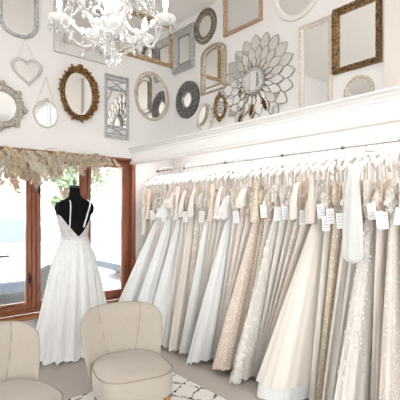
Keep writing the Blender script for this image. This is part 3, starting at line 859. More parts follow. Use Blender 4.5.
# R9 white oval cut by top
r, w, h = mirror_root('R', (274,-52,327,20), 'white_oval_mirror', 'large white oval mirror cut off by the top edge')
path = circle(w/2-.05, h/2-.05)
ring(MB(), path, [(0,0),(0,.014),(.008,.024),(.02,.03),(.036,.024),(.044,.026),(.05,.014),(.05,0)]).build('frame', WHITEF, r)
mb = MB()
for x, y, a in resample(circle(w/2-.008, h/2-.008), 96): mb.ball((x,-.018,y), (.013,.008,.009), 6, 5, rmat(0,-a,0))
mb.build('beading', CREAMF, r)
glassplate(r, path)
# R10 tall cream rectangle
r, w, h = mirror_root('R', (300.5,21.5,333,118), 'tall_cream_mirror', 'tall cream carved rectangular mirror standing behind the ledge')
path = rectp(w-.086, h-.086)
ring(MB(), path, [(0,0),(0,.012),(.006,.018),(.012,.02),(.023,.03),(.034,.027),(.043,.018),(.043,0)]).build('frame', CREAMF, r, smooth=25)
mb = MB()
pp = [(p[0]+q.x*.023, p[1]+q.y*.023) for p, q in zip(path, normals(path))]
leafy(mb, pp, 150, .007, .03, R_, .35); mb.build('carving', CREAMF, r)
glassplate(r, path, .01)
# R11 dark gilt rectangle
r, w, h = mirror_root('R', (334,2,382.5,69), 'dark_gilt_mirror', 'dark gilt carved rectangular mirror, the furthest right along the wall')
path = rectp(w-.10, h-.10)
ring(MB(), path, [(0,0),(0,.012),(.006,.018),(.014,.022),(.028,.04),(.042,.032),(.05,.02),(.05,0)]).build('frame', GOLDB, r, smooth=25)
mb = MB()
for off, n_, sz, dp in ((.027,150,.0105,.042),(.044,170,.0065,.03),(.009,170,.005,.022)):
    pp = [(p[0]+q.x*off, p[1]+q.y*off) for p, q in zip(path, normals(path))]
    leafy(mb, pp, n_, sz, dp, R_, .3)
mb.build('carving', GOLDB, r)
glassplate(r, path, .016)
# R12 small pearl-beaded arch
r, w, h = mirror_root('R', (345,76,375,126), 'pearl_arch_mirror', 'small arched mirror edged with pearl beads behind the ledge')
path = dedupe(archp(w-.05, h-.05, (w-.05)*.5))
ring(MB(), path, [(0,0),(0,.01),(.006,.016),(.018,.014),(.022,0)]).build('frame', CREAMF, r)
mb = MB()
pp = [(p[0]+q.x*.014, p[1]+q.y*.014) for p, q in zip(path, normals(path))]
for k, (x, y, a) in enumerate(resample(pp, 52)): mb.ball((x,-.02,y), .0115 if k % 2 else .0145, 8, 6)
mb.build('beading', BEIGEB, r)
glassplate(r, path, .006)

# ================================================================== GOWN RAIL
RX, RZ = 2.72, 1.86
M_STEEL = plain('polished_steel', (.40,.39,.385), .3, 1, vary=.03, bstr=0)
M_BRKT = plain('dark_steel', (.14,.13,.125), .35, .8)
rail = thing('gown_rail', (RX, 2.2, RZ), 'long silver rail under the ledge carrying the gowns', 'clothes rail')
MB().tube([(0,-1.75,0),(0,1.76,0)], .0085, 16).build('rail_tube', M_STEEL, rail)
for k, y in enumerate((3.93, 3.42, 2.78, 2.10, 1.55, 1.02, .52)):
    mb = MB(); yl = y-2.2
    mb.tube([(0,yl,.0),(.06,yl,.045),(.2,yl,.05),(RW-RX-.004,yl,.05)], .009, 8)
    mb.lathe([(.0,0),(.03,0),(.03,.008),(.0,.008)], (RW-RX-.009, yl, .05), 16, 'x')
    b = mb.build('rail_bracket', M_TRIM, rail)
    MB().lathe([(.0085,-.010),(.0145,-.010),(.0145,.010),(.0085,.010)], (0, yl, 0), 14, 'y').build('collar', M_BRKT, b)
M_HANG = plain('white_hanger', (.84,.83,.815), .35, vary=.01, bstr=0)
def make_hanger(loc, label, rz):
    t = thing('hanger', loc, label, 'hanger', 'hangers on the gown rail', rz)
    mb = MB(); rings = []
    N = 17
    for k in range(N):
        u = -1+2*k/(N-1); x = .20*u; z = -.078-.10*abs(u)**1.25+.008*math.cos(u*PI/2)
        hh = .017+.003*abs(u); tt = .0065+.005*abs(u)**2
        if k in (0, N-1): hh *= .5; tt *= .5
        rings.append([(x, tt*math.cos(a), z+hh*math.sin(a)) for a in [TAU*q/10 for q in range(10)]])
    mb.loft(rings, True, True); mb.build('hanger_body', M_HANG, t)
    hk = MB(); pts = [(0,0,-.075),(0,0,-.045)]
    for q in range(11):
        a = -PI*.5+ PI*1.35*q/10
        pts.append((.0118*math.cos(a), 0, .0118*math.sin(a)))
    pts[2] = (.004,0,-.016)
    hk.tube(pts, .0026, 7); hk.build('hook', M_STEEL, t)
    return t
PROTO_H = None
def hanger(y, label, rz):
    global PROTO_H
    if PROTO_H is None:
        PROTO_H = make_hanger((RX, y, RZ), label, rz); return PROTO_H
    c = copy_tree(PROTO_H); c.location = (RX, y, RZ); c.rotation_euler = (0,0,rz); c['label'] = label
    return c

# ------------------------------------------------------------------ gowns
def tint(c, d): return tuple(max(0, min(.93, v*(1+d))) for v in c)
def fab(kind, i):
    d = ((i*37) % 11-5)/5*.025
    W = {'tulle': (.89,.885,.88), 'satin': (.80,.74,.68), 'chiffon': (.80,.745,.69), 'white': (.87,.85,.835), 'cream': (.78,.715,.65), 'ivory': (.80,.75,.70)}
    if kind == 'tulle': return cloth('tulle_%d' % i, tint(W['tulle'], d), .9, .15, .35, 46, .3, .03, .15)
    if kind == 'satin': return cloth('satin_%d' % i, tint(W['satin'], d), .42, .08, .10, 9, .1, .015, .4)
    if kind == 'white': return cloth('white_satin_%d' % i, tint(W['white'], d), .5, .12, .14, 14, .2, .02, .35)
    if kind == 'chiffon': return cloth('chiffon_%d' % i, tint(W['chiffon'], d), .85, .12, .45, 42, .3, .05, .2)
    if kind == 'cream': return cloth('cream_crepe_%d' % i, tint(W['cream'], d), .7, .15, .25, 24, .25, .03, .25)
    if kind == 'ivory': return cloth('ivory_tulle_%d' % i, tint(W['ivory'], d), .85, .12, .4, 40, .3, .05, .2)
    if kind == 'lace': return lace('ivory_lace_%d' % i, tint((.72,.65,.58), d), (.87,.83,.79), 21+(i % 4)*3, .56)
    if kind == 'blushlace': return lace('blush_lace_%d' % i, tint((.80,.69,.63), d), (.89,.85,.81), 24, .52)
    if kind == 'nude': return lace('nude_lace_%d' % i, tint((.76,.63,.53), d), (.89,.84,.78), 26, .47)
    if kind == 'gold': return sequin('gold_sequin_%d' % i, tint((.66,.56,.44), d), (.90,.86,.78), 70, .58)
    if kind == 'blush': return sequin('blush_sequin_%d' % i, tint((.72,.60,.52), d), (.92,.88,.84), 88, .62)
    if kind == 'spark': return sequin('pearl_sequin_%d' % i, tint((.72,.65,.59), d), (.90,.87,.83), 85, .64)
GOWNS = [
 # hem far edge follows from the row before;  hem near edge, front of hem X, hem z, flare, skirt, bodice, folds, depth, label, category extras
 (4.030,2.50,.05,1.0,'blushlace','blushlace',9,.30,'blush lace gown with hanging lace sleeve, closest to the window wall','S'),
 (4.005,2.46,.05,1.0,'lace','nude',9,.30,'ivory lace gown hanging second from the window wall',''),
 (3.770,1.97,.04,.95,'tulle','lace',16,.22,'wide white tulle gown fanning out furthest towards the window','T'),
 (3.745,2.30,.04,.95,'cream','blushlace',11,.25,'plain cream gown hanging against the wide window-end tulle skirt',''),
 (3.720,2.36,.04,1.0,'chiffon','nude',10,.3,'soft ivory chiffon gown, fifth in line from the window wall','T'),
 (3.510,2.08,.04,.95,'tulle','blushlace',16,.22,'full white tulle skirt rising just beyond the cream chair back','TF'),
 (3.485,2.36,.05,1.0,'lace','nude',9,.3,'ivory lace gown between two white tulle skirts near the chair',''),
 (3.270,2.15,.04,.95,'tulle','lace',15,.22,'big white tulle gown whose hem shows right of the chair','TB'),
 (3.190,2.29,.04,1.0,'ivory','blushlace',11,.28,'pleated ivory tulle gown behind the chair side hems',''),
 (3.165,2.40,.04,1.0,'chiffon','nude',10,.3,'narrow cream chiffon gown with long ivory drape, tenth from window','D'),
 (3.075,2.27,.04,1.0,'cream','lace',12,.22,'smooth cream gown right of the chair, hem clear of carpet','T'),
 (3.050,2.40,.04,1.0,'lace','nude',9,.3,'ivory floral lace gown next to the smooth cream one','D'),
 (3.030,2.42,.04,1.0,'spark','blushlace',8,.3,'slim pearl sequined gown, thirteenth from the window',''),
 (2.955,2.30,.04,1.0,'white','lace',10,.22,'plain white satin gown with narrow skirt, left of airy tulle one','T'),
 (2.940,2.43,.04,1.0,'chiffon','blushlace',8,.3,'thin ivory chiffon gown squeezed behind white satin one',''),
 (2.925,2.43,.04,1.0,'ivory','nude',8,.3,'thin pleated ivory gown squeezed left of airy tulle skirt',''),
 (2.910,2.43,.04,1.0,'cream','blushlace',8,.3,'thin cream gown touching the airy white tulle skirt','D'),
 (2.675,2.24,.03,.95,'tulle','lace',18,.20,'airy cool-white tulle gown with broad skirt left of blush one','F'),
 (2.662,2.43,.05,1.0,'ivory','nude',8,.3,'slim ivory gown tucked between airy tulle and blush sequins',''),
 (2.648,2.44,.05,1.0,'blushlace','nude',8,.3,'slim blush lace gown left of the sparkling blush gown','T'),
 (2.634,2.43,.05,1.0,'chiffon','blush',8,.3,'slim cream chiffon gown with sequined bodice beside blush gown','B'),
 (2.355,2.29,.05,.95,'blush','blush',9,.16,'sparkling blush gown covered in white sequins',''),
 (2.335,2.44,.05,1.0,'gold','gold',8,.3,'narrow gold sequined lace gown right of the blush gown','T'),
 (2.315,2.40,.05,1.0,'cream','nude',8,.25,'narrow plain cream gown left of ivory floral applique one','T'),
 (2.205,2.25,.03,.95,'ivory','lace',11,.2,'ivory lace gown with ragged floral applique hem','A'),
 (2.194,2.43,.05,1.0,'ivory','blushlace',8,.3,'slim pleated ivory gown behind left edge of big satin skirt','T'),
 (2.183,2.43,.05,1.0,'chiffon','lace',8,.3,'slim cream chiffon gown behind the big satin skirt','T'),
 (2.172,2.43,.05,1.0,'lace','nude',8,.3,'slim ivory lace gown squeezed behind big satin skirt','D'),
 (2.160,2.43,.05,1.0,'cream','gold',8,.3,'slim cream gown touching the back of the big satin skirt','T'),
 (1.655,2.23,.13,.93,'satin','cream',7,.10,'big ivory satin ball gown with smooth wide skirt','U'),
 (1.605,2.40,.04,1.0,'chiffon','blushlace',8,.3,'straight cream chiffon gown hanging just right of big satin skirt','T'),
 (1.570,2.42,.04,1.0,'gold','gold',8,.3,'straight gold sequined gown between two cream chiffon ones','TT'),
 (1.500,2.40,.04,1.0,'chiffon','lace',10,.32,'pleated cream chiffon gown right of the straight gold gown','T'),
 (1.440,2.38,.04,1.0,'ivory','nude',10,.32,'pleated ivory tulle gown left of the veil','T'),
 (1.190,2.19,.03,.95,'ivory','lace',14,.2,'full ivory tulle gown with floral lace applique under the veil','A'),
 (1.120,2.34,.04,.95,'cream','nude',9,.25,'cream crepe gown hanging right of the full applique gown','T'),
 (0.940,2.20,.04,1.0,'spark','lace',10,.22,'pearl sequined gown second from the right edge','TT'),
 (0.865,2.28,.04,1.0,'ivory','blushlace',10,.28,'pleated ivory gown cut by the right edge','T'),
 (0.810,2.36,.04,1.0,'lace','lace',9,.28,'ivory lace gown beyond the right edge of view',''),
 (0.750,2.38,.04,1.0,'chiffon','nude',9,.28,'cream chiffon gown at the near end of the rail',''),
]
NG = len(GOWNS); STEP = .0765; Y0T = 3.90
M_PAPER = plain('tag_paper', (.82,.82,.835), .7, vary=.01, bstr=.05)
M_INK = plain('ink', (.10,.10,.12), .6, bstr=0)
def flakes(mb, pts, nrm, R, size):
    """little stitched flowers: five petals lying on the cloth"""
    for p, q in zip(pts, nrm):
        q = q.normalized(); a = q.orthogonal().normalized(); b = q.cross(a); s = size*R.uniform(.6,1.3); a0 = R.uniform(0,6)
        for k in range(5):
            t = a0+TAU*k/5; d = a*math.cos(t)+b*math.sin(t); e = q.cross(d)
            mb.add([p+q*.002, p+d*s*.55+e*s*.32+q*.006, p+d*s+q*.009, p+d*s*.55-e*s*.32+q*.006], [(0,1,2,3)])
def gown(i, spec, hem_hi):
    hem_lo, xf, hz, q, sk, bd, folds, amp, label, ex = spec
    R = random.Random(100+i)
    yt = Y0T-STEP*i; half = STEP/2-.003
    base = Vector((RX, yt, 0))
    t = thing('wedding_gown', base, label, 'gown', 'gowns on the rail')
    ZW = R.uniform(1.30, 1.43); ZT = 1.45
    N = 112; L = 46
    ph = R.uniform(0, 6); ph2 = R.uniform(0, 6)
    wide = hem_hi-hem_lo
    xw_f, xw_b = 2.585+R.uniform(-.02,.02), 2.865
    th = np.linspace(0, TAU, N, endpoint=False)
    c, s = np.cos(th), np.sin(th)
    ex_n = 2.25
    sx = np.sign(c)*np.abs(c)**(2/ex_n); sy = np.sign(s)*np.abs(s)**(2/ex_n)
    rings = []
    for k in range(L):
        f = k/(L-1); z = ZW+(hz-ZW)*f
        fa = (ZT-z)/ZT; g = fa**1.08
        ylo = (1-g)*(yt-half)+g*(hem_lo+.002); yhi = (1-g)*(yt+half)+g*(hem_hi-.002)
        xa = xw_f+(xf-xw_f)*f**q; xb = xw_b+(3.045-xw_b)*f**.8
        cx, cy, a, b = (xa+xb)/2, (ylo+yhi)/2, (xb-xa)/2, (yhi-ylo)/2
        A = amp*min(1, .25+1.1*f)
        fold = .5+.5*np.sin(folds*th+ph+1.1*math.sin(2.2*f+ph2)+.8*np.sin(2*th+ph2))
        fine = .5+.5*np.sin((folds*2.7)*th+ph2+2*f)
        rad = 1-A*fold-A*.3*fine
        radx = 1-.10*A/.3*fold*f - .03*fine*f
        hemz = z + (.008*np.sin(folds*th+ph) + .006*np.sin(2.6*folds*th+ph2) + .01*np.sin(3*th+ph2))*f**6*(1 if sk in ('tulle','ivory') else .4)
        rings.append(np.stack([cx+a*sx*radx-base.x, cy+b*sy*rad-base.y, np.maximum(hemz, .012)], 1))
    mb = MB(); mb.loft([r.tolist() for r in rings], True, False)
    # inner hem turned under so the skirt has an edge
    last = rings[-1]; cen = last.mean(0)
    mb2 = MB()
    inn = [(cen+(p-cen)*np.array([.94,.8,1])+np.array([0,0,.012])).tolist() for p in last]
    mb.loft([last.tolist(), inn], False, True)
    skirt = mb.build('skirt', fab(sk, i), t, smooth=80)
    # bodice: from the hanger down to the waist, sloping at the shoulders
    LB = 16; rb = []; R_b = R.uniform(.3,1.3); ZB = R.uniform(1.575,1.635)
    for k in range(LB):
        f = k/(LB-1)
        z = ZB+(ZW-.02-ZB)*f
        a = .178-.05*f**.6+.03*math.sin(f*PI)*R_b+.010*math.sin(f*PI*2.5+ph); b = half*(.6+.4*min(1, f*3))
        if f > .8: a = a+(.140-a)*(f-.8)/.2
        cx = 2.72
        fold = .5+.5*np.sin(7*th+ph+3*f)
        zz = z-(1-f)*.30*np.abs(a*sx)*(1 if f < .6 else .3)+(.03*np.cos(2*th+ph2) if k == 0 else 0)
        g = max(0, (ZT-z)/ZT)**1.08
        ylo = (1-g)*(yt-half)+g*(hem_lo+.002); yhi = (1-g)*(yt+half)+g*(hem_hi-.002)
        b = min(b, (yhi-ylo)/2)
        rb.append(np.stack([cx+a*sx*(1-.06*fold)-base.x, (ylo+yhi)/2-yt+b*sy*(1-.18*fold)+0*sx, zz], 1))
    bo = MB(); bo.loft([r.tolist() for r in rb], True, False)
    bodice = bo.build('bodice', fab(bd, i), t, smooth=80)
    tag(bodice, None)
    # shoulder straps over the hanger ends
    for sgn in (-1, 1):
        sm = MB(); x = sgn*R.uniform(.10,.15); zt = 1.86-.062-.10*(abs(x)/.2)**1.25
        rs = []
        wd = R.choice([.005,.010,.016])
        for (zz, yy) in ((1.60,half*.5),(1.68,half*.45),(zt+.012,.016),(zt+.020,0),(zt+.012,-.016),(1.68,-half*.45),(1.60,-half*.5)):
            rs.append([(x-wd,yy,zz),(x+wd,yy,zz),(x+wd,yy*.86,zz-.004),(x-wd,yy*.86,zz-.004)])
        sm.loft(rs, True, True); sm.build('strap', fab('ivory', i), t, smooth=80)
    def front_x(z):
        f = (ZW-z)/(ZW-hz); f = min(1, max(0, f)); return xw_f+(xf-xw_f)*f**q-base.x
    # scraps of lace and seed pearls stitched to the bodice
    if i % 3 != 1:
        pts = []; nr = []
        for _ in range(90):
            k = int(R.triangular(0, LB-1, 5)); j = R.randrange(N); p = Vector(rb[k][j])
            if p.x > .06: continue
            pts.append(p); nr.append(Vector((p.x/.03, p.y/.0012/30, .2)))
        fm = MB(); flakes(fm, pts, nr, R, .013)
        tag(fm.build('lace_trim', plain('applique_thread', (.90,.875,.84), .8), t, smooth=0), None, kind='stuff')
    # hanging loops of ribbon
    for sgn in (-1, 1):
        lp = MB()
        x = sgn*R.uniform(.06,.12)-.03; zl = R.uniform(1.44,1.50); yy = -half*.9
        pts = [(x,.0,1.715),(x-.01,yy*.8,1.68),(x-.03,yy,1.58),(x-.035,yy*.9,zl),(x-.02,yy*.7,zl+.03),(x-.012,yy*.8,1.60)]
        lp.tube(pts, .0035, 5); lp.build('ribbon_loop', fab('ivory', i), t)
    if 'S' in ex or (i % 7 == 1 and i < 36):       # a lace sleeve hanging in front
        sv = MB(); rs = []
        for k in range(14):
            f = k/13; z = 1.64-(.52 if 'S' in ex else .34)*f; rr = .026+.010*math.sin(f*5+i)+.012*f
            cxs = -.195-.02*f; 
            rs.append([(cxs+rr*.9*math.cos(a)*(1+.15*math.sin(5*a+k)), rr*.8*math.sin(a)*(1+.15*math.sin(5*a+k)), z) for a in [TAU*m/18 for m in range(18)]])
        sv.loft(rs, True, True); sv.build('sleeve', fab(bd, i), t, smooth=80)
    if 'B' in ex or 'D' in ex:     # bow / drape of cloth at the front of the bodice
        dv = MB(); rs = []
        Ld = .17 if 'B' in ex else .26
        for k in range(12):
            f = k/11; z = 1.60-Ld*f; rr = (.018+.05*math.sin(min(1, f*1.15)*PI*.55)) if 'B' in ex else .02+.018*f
            rs.append([(-.165-.045*math.sin(f*2.2)+rr*.9*math.cos(a)*(1+.22*math.sin(4*a+f*3)), min(half*.95,rr)*math.sin(a), z+.015*math.cos(a)) for a in [TAU*m/20 for m in range(20)]])
        dv.loft(rs, True, True)
        dv.build('draped_bow' if 'B' in ex else 'drape', fab('cream' if 'B' in ex else 'ivory', i), t, smooth=80)
    if 'F' in ex:     # gathered tulle frill over the hips
        fr = MB(); rs = []
        for k in range(8):
            f = k/7; z = 1.52-.2*f
            a = .16+.10*f; b = half*.98
            rs.append([(2.71-base.x+a*x_*(1+.05*math.sin(19*tt+k)) - .05*f, b*y_*(1-.1*(1+math.sin(23*tt+f))), z+.012*math.sin(15*tt)) for x_, y_, tt in zip(sx[::2], sy[::2], th[::2])])
        fr.loft(rs); fr.build('frill', fab('tulle', i), t, smooth=80)
    if 'U' in ex:     # white underskirt showing below the hem
        un = MB(); rs = []
        for k in range(10):
            f = k/9; z = .34+(.02-.34)*f
            fz = ((ZT-z)/ZT)**1.08
            ylo = (1-fz)*(yt-half)+fz*(hem_lo+.02); yhi = (1-fz)*(yt+half)+fz*(hem_hi-.02)
            fs_ = min(1, (ZW-z)/(ZW-hz)); xa, xb = xw_f+(xf-xw_f)*fs_**q+.045-.02*f, 2.98
            rs.append([((xa+xb)/2+(xb-xa)/2*x_*(1-.02*math.sin(6*tt))-base.x, (ylo+yhi)/2+(yhi-ylo)/2*y_*(.90-.04*math.sin(8*tt))-base.y, max(.012, z+.008*math.sin(6*tt)*f)) for x_, y_, tt in zip(sx, sy, th)])
        un.loft(rs, True, True)
        tag(un.build('underskirt', fab('tulle', 90), t, smooth=80), 'white tulle underskirt')
    if 'A' in ex:     # stitched flowers
        me = skirt.data; pts = []; nr = []
        n_f = 760
        for _ in range(n_f):
            k = int(min(L-1, L*(R.random()**.55))); j = R.randrange(N)
            if i > 30: k = int(R.uniform(2, L*.75))
            p = Vector(rings[k][j]); 
            if p.x > .1: continue
            cen_k = Vector(rings[k].mean(0)); d = p-cen_k; b_ = max(.01, (rings[k][:,1].max()-rings[k][:,1].min())/2); a_ = max(.01, (rings[k][:,0].max()-rings[k][:,0].min())/2)
            nr.append(Vector((d.x/a_**2, d.y/b_**2, .05/b_))); pts.append(p)
        fm = MB(); flakes(fm, pts, nr, R, .021 if i < 30 else .014)
        tag(fm.build('lace_applique', plain('applique_ivory', (.82,.78,.735), .8), t, smooth=0), 'white stitched flowers', kind='stuff')
    nt_ = ex.count('T')
    for k in range(nt_):
        tg = MB(); wdt, hgt = .027, .054
        zc = R.uniform(1.32, 1.40)-.02*k; yv = R.uniform(-.01,.01)+.035*k
        x0 = min(-.165, front_x(zc-hgt))-.035-.012*k
        ang = R.uniform(-1.0,-.45)
        cr = Matrix.Rotation(ang, 3, 'Z') @ Matrix.Rotation(R.uniform(-.12,.12), 3, 'Y')
        def P(x, y, z): return tuple(cr @ Vector((x,y,z)) + Vector((x0,yv,zc)))
        vs = [P(x,y,z) for z in (-hgt,hgt) for y in (-.0008,.0008) for x in (-wdt,wdt)]
        tg.add(vs, [(0,2,3,1),(4,5,7,6),(0,1,5,4),(2,6,7,3),(0,4,6,2),(1,3,7,5)])
        tg.cur = 1
        for ln in range(4):
            zz = .03-.02*ln; xx = -.018
            while xx < .014:
                x2 = xx+R.uniform(.004,.012); dz = R.uniform(-.003,.003)
                tg.add([P(xx,-.0014,zz+dz),P(x2,-.0014,zz-dz),P(x2,-.0014,zz-dz+.0028),P(xx,-.0014,zz+dz+.0028)], [(0,1,2,3)])
                xx = x2+R.uniform(.002,.006)
        tg.cur = 2
        tg.tube([P(0,0,hgt-.006), (x0+.03, yv*.5, zc+hgt+.05), (-.15, 0, zc+hgt+.12)], .0012, 5)
        tag(tg.build('price_tag', [M_PAPER, M_INK, CORD], t, smooth=0), 'white paper tag with handwriting')
    hanger(yt, 'white hanger holding the '+' '.join(label.replace(',', '').split()[:10]), R.uniform(-.10,.10))
    return t
hi = 4.07
for i, spec in enumerate(GOWNS):
    gown(i, spec, hi); hi = spec[0]

# veil hanging in front of the full ivory gown
yv = 1.30
veil = thing('bridal_veil', (2.40, yv, 1.05), 'long white tulle veil hanging folded in front of the gowns at right', 'veil')
mb = MB(); rs = []
for k in range(30):
    f = k/29; z = .67-.66*f
    w_ = .022+.040*min(1, f*1.6)**.8; d_ = .016+.018*f
    if f > .93: e = 1-((f-.93)/.07)**2*.75; w_ *= e; d_ *= e
    rs.append([(.10*(1-min(1, f*4))**2+d_*math.cos(a)*(1+.18*math.sin(6*a+2*f)), w_*math.sin(a)*(1+.12*math.sin(9*a+1.5*f)), z) for a in [TAU*m/54 for m in range(54)]])
mb.loft(rs, True, True); mb.build('veil_tulle', cloth('veil_tulle', (.86,.855,.85), .9, .35, .4, 60, .3, .03, .1), veil, smooth=80)
mb = MB(); mb.tube([(.10,0,.655),(.16,0,.74),(.30,0,.752)], .004, 6); mb.ball((.10,0,.665), (.02,.02,.016)); mb.build('veil_comb', M_STEEL, veil)

# ================================================================== MANNEQUIN AND ITS GOWN
MXc, MYc = 1.63, 3.785
man = thing('dress_form', (MXc, MYc, 0), 'black fabric dress form standing before the window', 'mannequin', rz=0)
M_BLACK = plain('black_jersey', (.006,.006,.007), .95, vary=.2, bscale=220, bstr=.2)
M_BLACK.node_tree.nodes['Principled BSDF'].inputs['Specular IOR Level'].default_value = .15
# (z, half width x, half depth y, y shift)  - the form faces the window
body = [(.72,.13,.10,0),(.80,.165,.125,0),(.90,.172,.13,0),(1.0,.15,.112,0),(1.08,.125,.096,0),(1.14,.122,.094,.004),(1.22,.135,.105,.012),(1.30,.152,.116,.022),(1.36,.170,.112,.02),(1.41,.177,.098,.006),(1.45,.176,.082,-.004),(1.475,.160,.070,-.008),(1.495,.120,.062,-.010),(1.515,.078,.056,-.008),(1.535,.058,.053,-.004),(1.565,.050,.050,.002),(1.60,.0485,.0485,.006),(1.618,.0475,.0475,.008)]
def form_ring(z):
    for a, b in zip(body, body[1:]):
        if a[0] <= z <= b[0]:
            t = (z-a[0])/(b[0]-a[0]); t = t
            return [a[k]+(b[k]-a[k])*t for k in (1,2,3)]
    return list(body[0][1:]) if z < body[0][0] else list(body[-1][1:])
mb = MB()
def ell(z, w, d, ys, n=48, k=2.2):
    out = []
    for j in range(n):
        a = TAU*j/n; c, s = math.cos(a), math.sin(a)
        out.append((w*math.copysign(abs(c)**(2/k), c), ys+d*math.copysign(abs(s)**(2/k), s), z))
    return out
dense = np.linspace(.72, 1.618, 60)
mb.loft([ell(z, *form_ring(z)) for z in dense], True, True); mb.build('torso', M_BLACK, man, smooth=60)
MB().lathe([(.0,1.618),(.050,1.618),(.051,1.628),(.044,1.640),(.0,1.643)], (0,.008,0), 28).build('neck_cap', plain('black_lacquer', (.015,.015,.015), .35), man)
MB().lathe([(.0,1.643),(.012,1.643),(.010,1.655),(.014,1.664),(.0145,1.69),(.010,1.702),(.0,1.705)], (0,.008,0), 16).build('finial', plain('steel_finial', (.12,.12,.12), .3, .8), man)
MB().tube([(0,0,.03),(0,0,.74)], .016, 12).build('pole', M_STEEL, man)
MB().lathe([(.0,0),(.16,0),(.16,.012),(.03,.03),(.0,.03)], (0,0,0), 32).build('base', M_IRON, man)
for sgn in (-1, 1):
    MB().ball((sgn*.168, -.002, 1.415), (.022,.062,.062), 20, 14).build('arm_cap', M_BLACK, man)

gw_ = thing('displayed_gown', (MXc, MYc, 0), 'white gown with low V back and lace bodice worn by dress form', 'gown')
M_GL = lace('white_lace', (.58,.56,.55), (.90,.89,.89), 75, .58)
M_GT = cloth('gown_tulle', (.93,.93,.935), .9, .12, .4, 40, .3, .03, .15)
N = 96
mb = MB(); rs = []
def ztop(a):
    # a = angle, back is -90 degrees
    d = abs(math.atan2(math.sin(a+PI/2), math.cos(a+PI/2)))     # 0 at back centre
    if d < 1.15: return 1.145+.20*(d/1.15)**1.15
    return 1.345+.03*math.sin(min(1, (d-1.15)/1.9)*PI)
for k in range(16):
    rg = []
    for j in range(N):
        a = TAU*j/N; zt = ztop(a); z = 1.095+(zt-1.095)*k/15
        w, d, ys = form_ring(z); c, s = math.cos(a), math.sin(a); kk = 2.2
        e = .006+.002*math.sin(11*a+k)
        rg.append(((w+e)*math.copysign(abs(c)**(2/kk), c), ys+(d+e)*math.copysign(abs(s)**(2/kk), s), z))
    rs.append(rg)
inner = [[(p[0]*.985, p[1]*.985, p[2]) for p in rs[-1]]]
mb.loft(rs+inner); mb.build('lace_bodice', M_GL, gw_, smooth=80)
def over(x, z, e=.007):
    w, d, ys = form_ring(z); u = max(0, 1-(abs(x)/(w+e))**2.2)**(1/2.2)
    return ys-(d+e)*u
for sgn in (-1, 1):
    st = MB(); pts = []
    for k in range(16):
        f = k/15; z = 1.24+.245*f; x = sgn*((.075+.045*f) if sgn > 0 else (.055+.035*f))
        if sgn > 0: x = .052+.086*f
        else: x = -.085+.008*f
        zz = min(z, 1.484)
        pts.append((x, over(x, zz, .008 if f < .9 else .010), zz))
    pts.append((pts[-1][0], pts[-1][1]+.05, 1.500))
    pts.append((pts[-1][0], .06, 1.46))
    st.tube(pts, .0058, 8)
    if sgn > 0:
        for p in pts[:-2:1]: st.ball(p, .0098, 8, 6)
    st.build('beaded_strap' if sgn > 0 else 'strap', plain('strap_satin', (.85,.84,.83), .5), gw_, smooth=60)
mb = MB(); rs = []; rg_n = 240
th2 = np.linspace(0, TAU, rg_n, endpoint=False)
for k in range(60):
    f = k/59; z = 1.125+(.015-1.125)*f
    w = .128+.045*min(1, f/.18)**.8+(.395-.173)*max(0, (f-.05)/.95)**.95
    d = .100+.040*min(1, f/.18)**.8+(.245-.14)*max(0, (f-.05)/.95)**.95
    A = .012+.075*f
    fo = np.sin(17*th2+1.2*math.sin(2*f)+.7*np.sin(3*th2))*A+np.sin(41*th2+3*f)*A*.28
    fl = 1+.055*np.exp(-((f-1)/.035)**2)
    zz = z+np.sin(29*th2)*.012*f**8
    r_ = (1+fo)*fl
    x_ = w*np.cos(th2)*r_; y_ = np.minimum(.30, d*np.sin(th2)*r_+.0)
    rs.append(np.stack([x_, y_, np.maximum(.008, zz)], 1))
mb.loft([q.tolist() for q in rs], False, False)
inn = (rs[-1]*np.array([.93,.93,1])+np.array([0,0,.015])).tolist()
mb.loft([rs[-1].tolist(), inn]); mb.build('tulle_skirt', M_GT, gw_, smooth=80)
RR = random.Random(5); pts = []; nr = []
for _ in range(1100):
    k = int(RR.random()**1.9*26); j = RR.randrange(rg_n); p = Vector(rs[k][j]); pts.append(p); nr.append(Vector((p.x, p.y*1.6, .12)))
for _ in range(220):
    k = RR.randrange(45, 60); j = RR.randrange(rg_n); p = Vector(rs[k][j])
    if p.x > .05: pts.append(p); nr.append(Vector((p.x, p.y*1.6, .12)))
fm = MB(); flakes(fm, pts, nr, RR, .0085)
tag(fm.build('lace_applique', plain('applique_white', (.86,.855,.85), .8), gw_, smooth=0), 'white stitched lace motifs', kind='stuff')

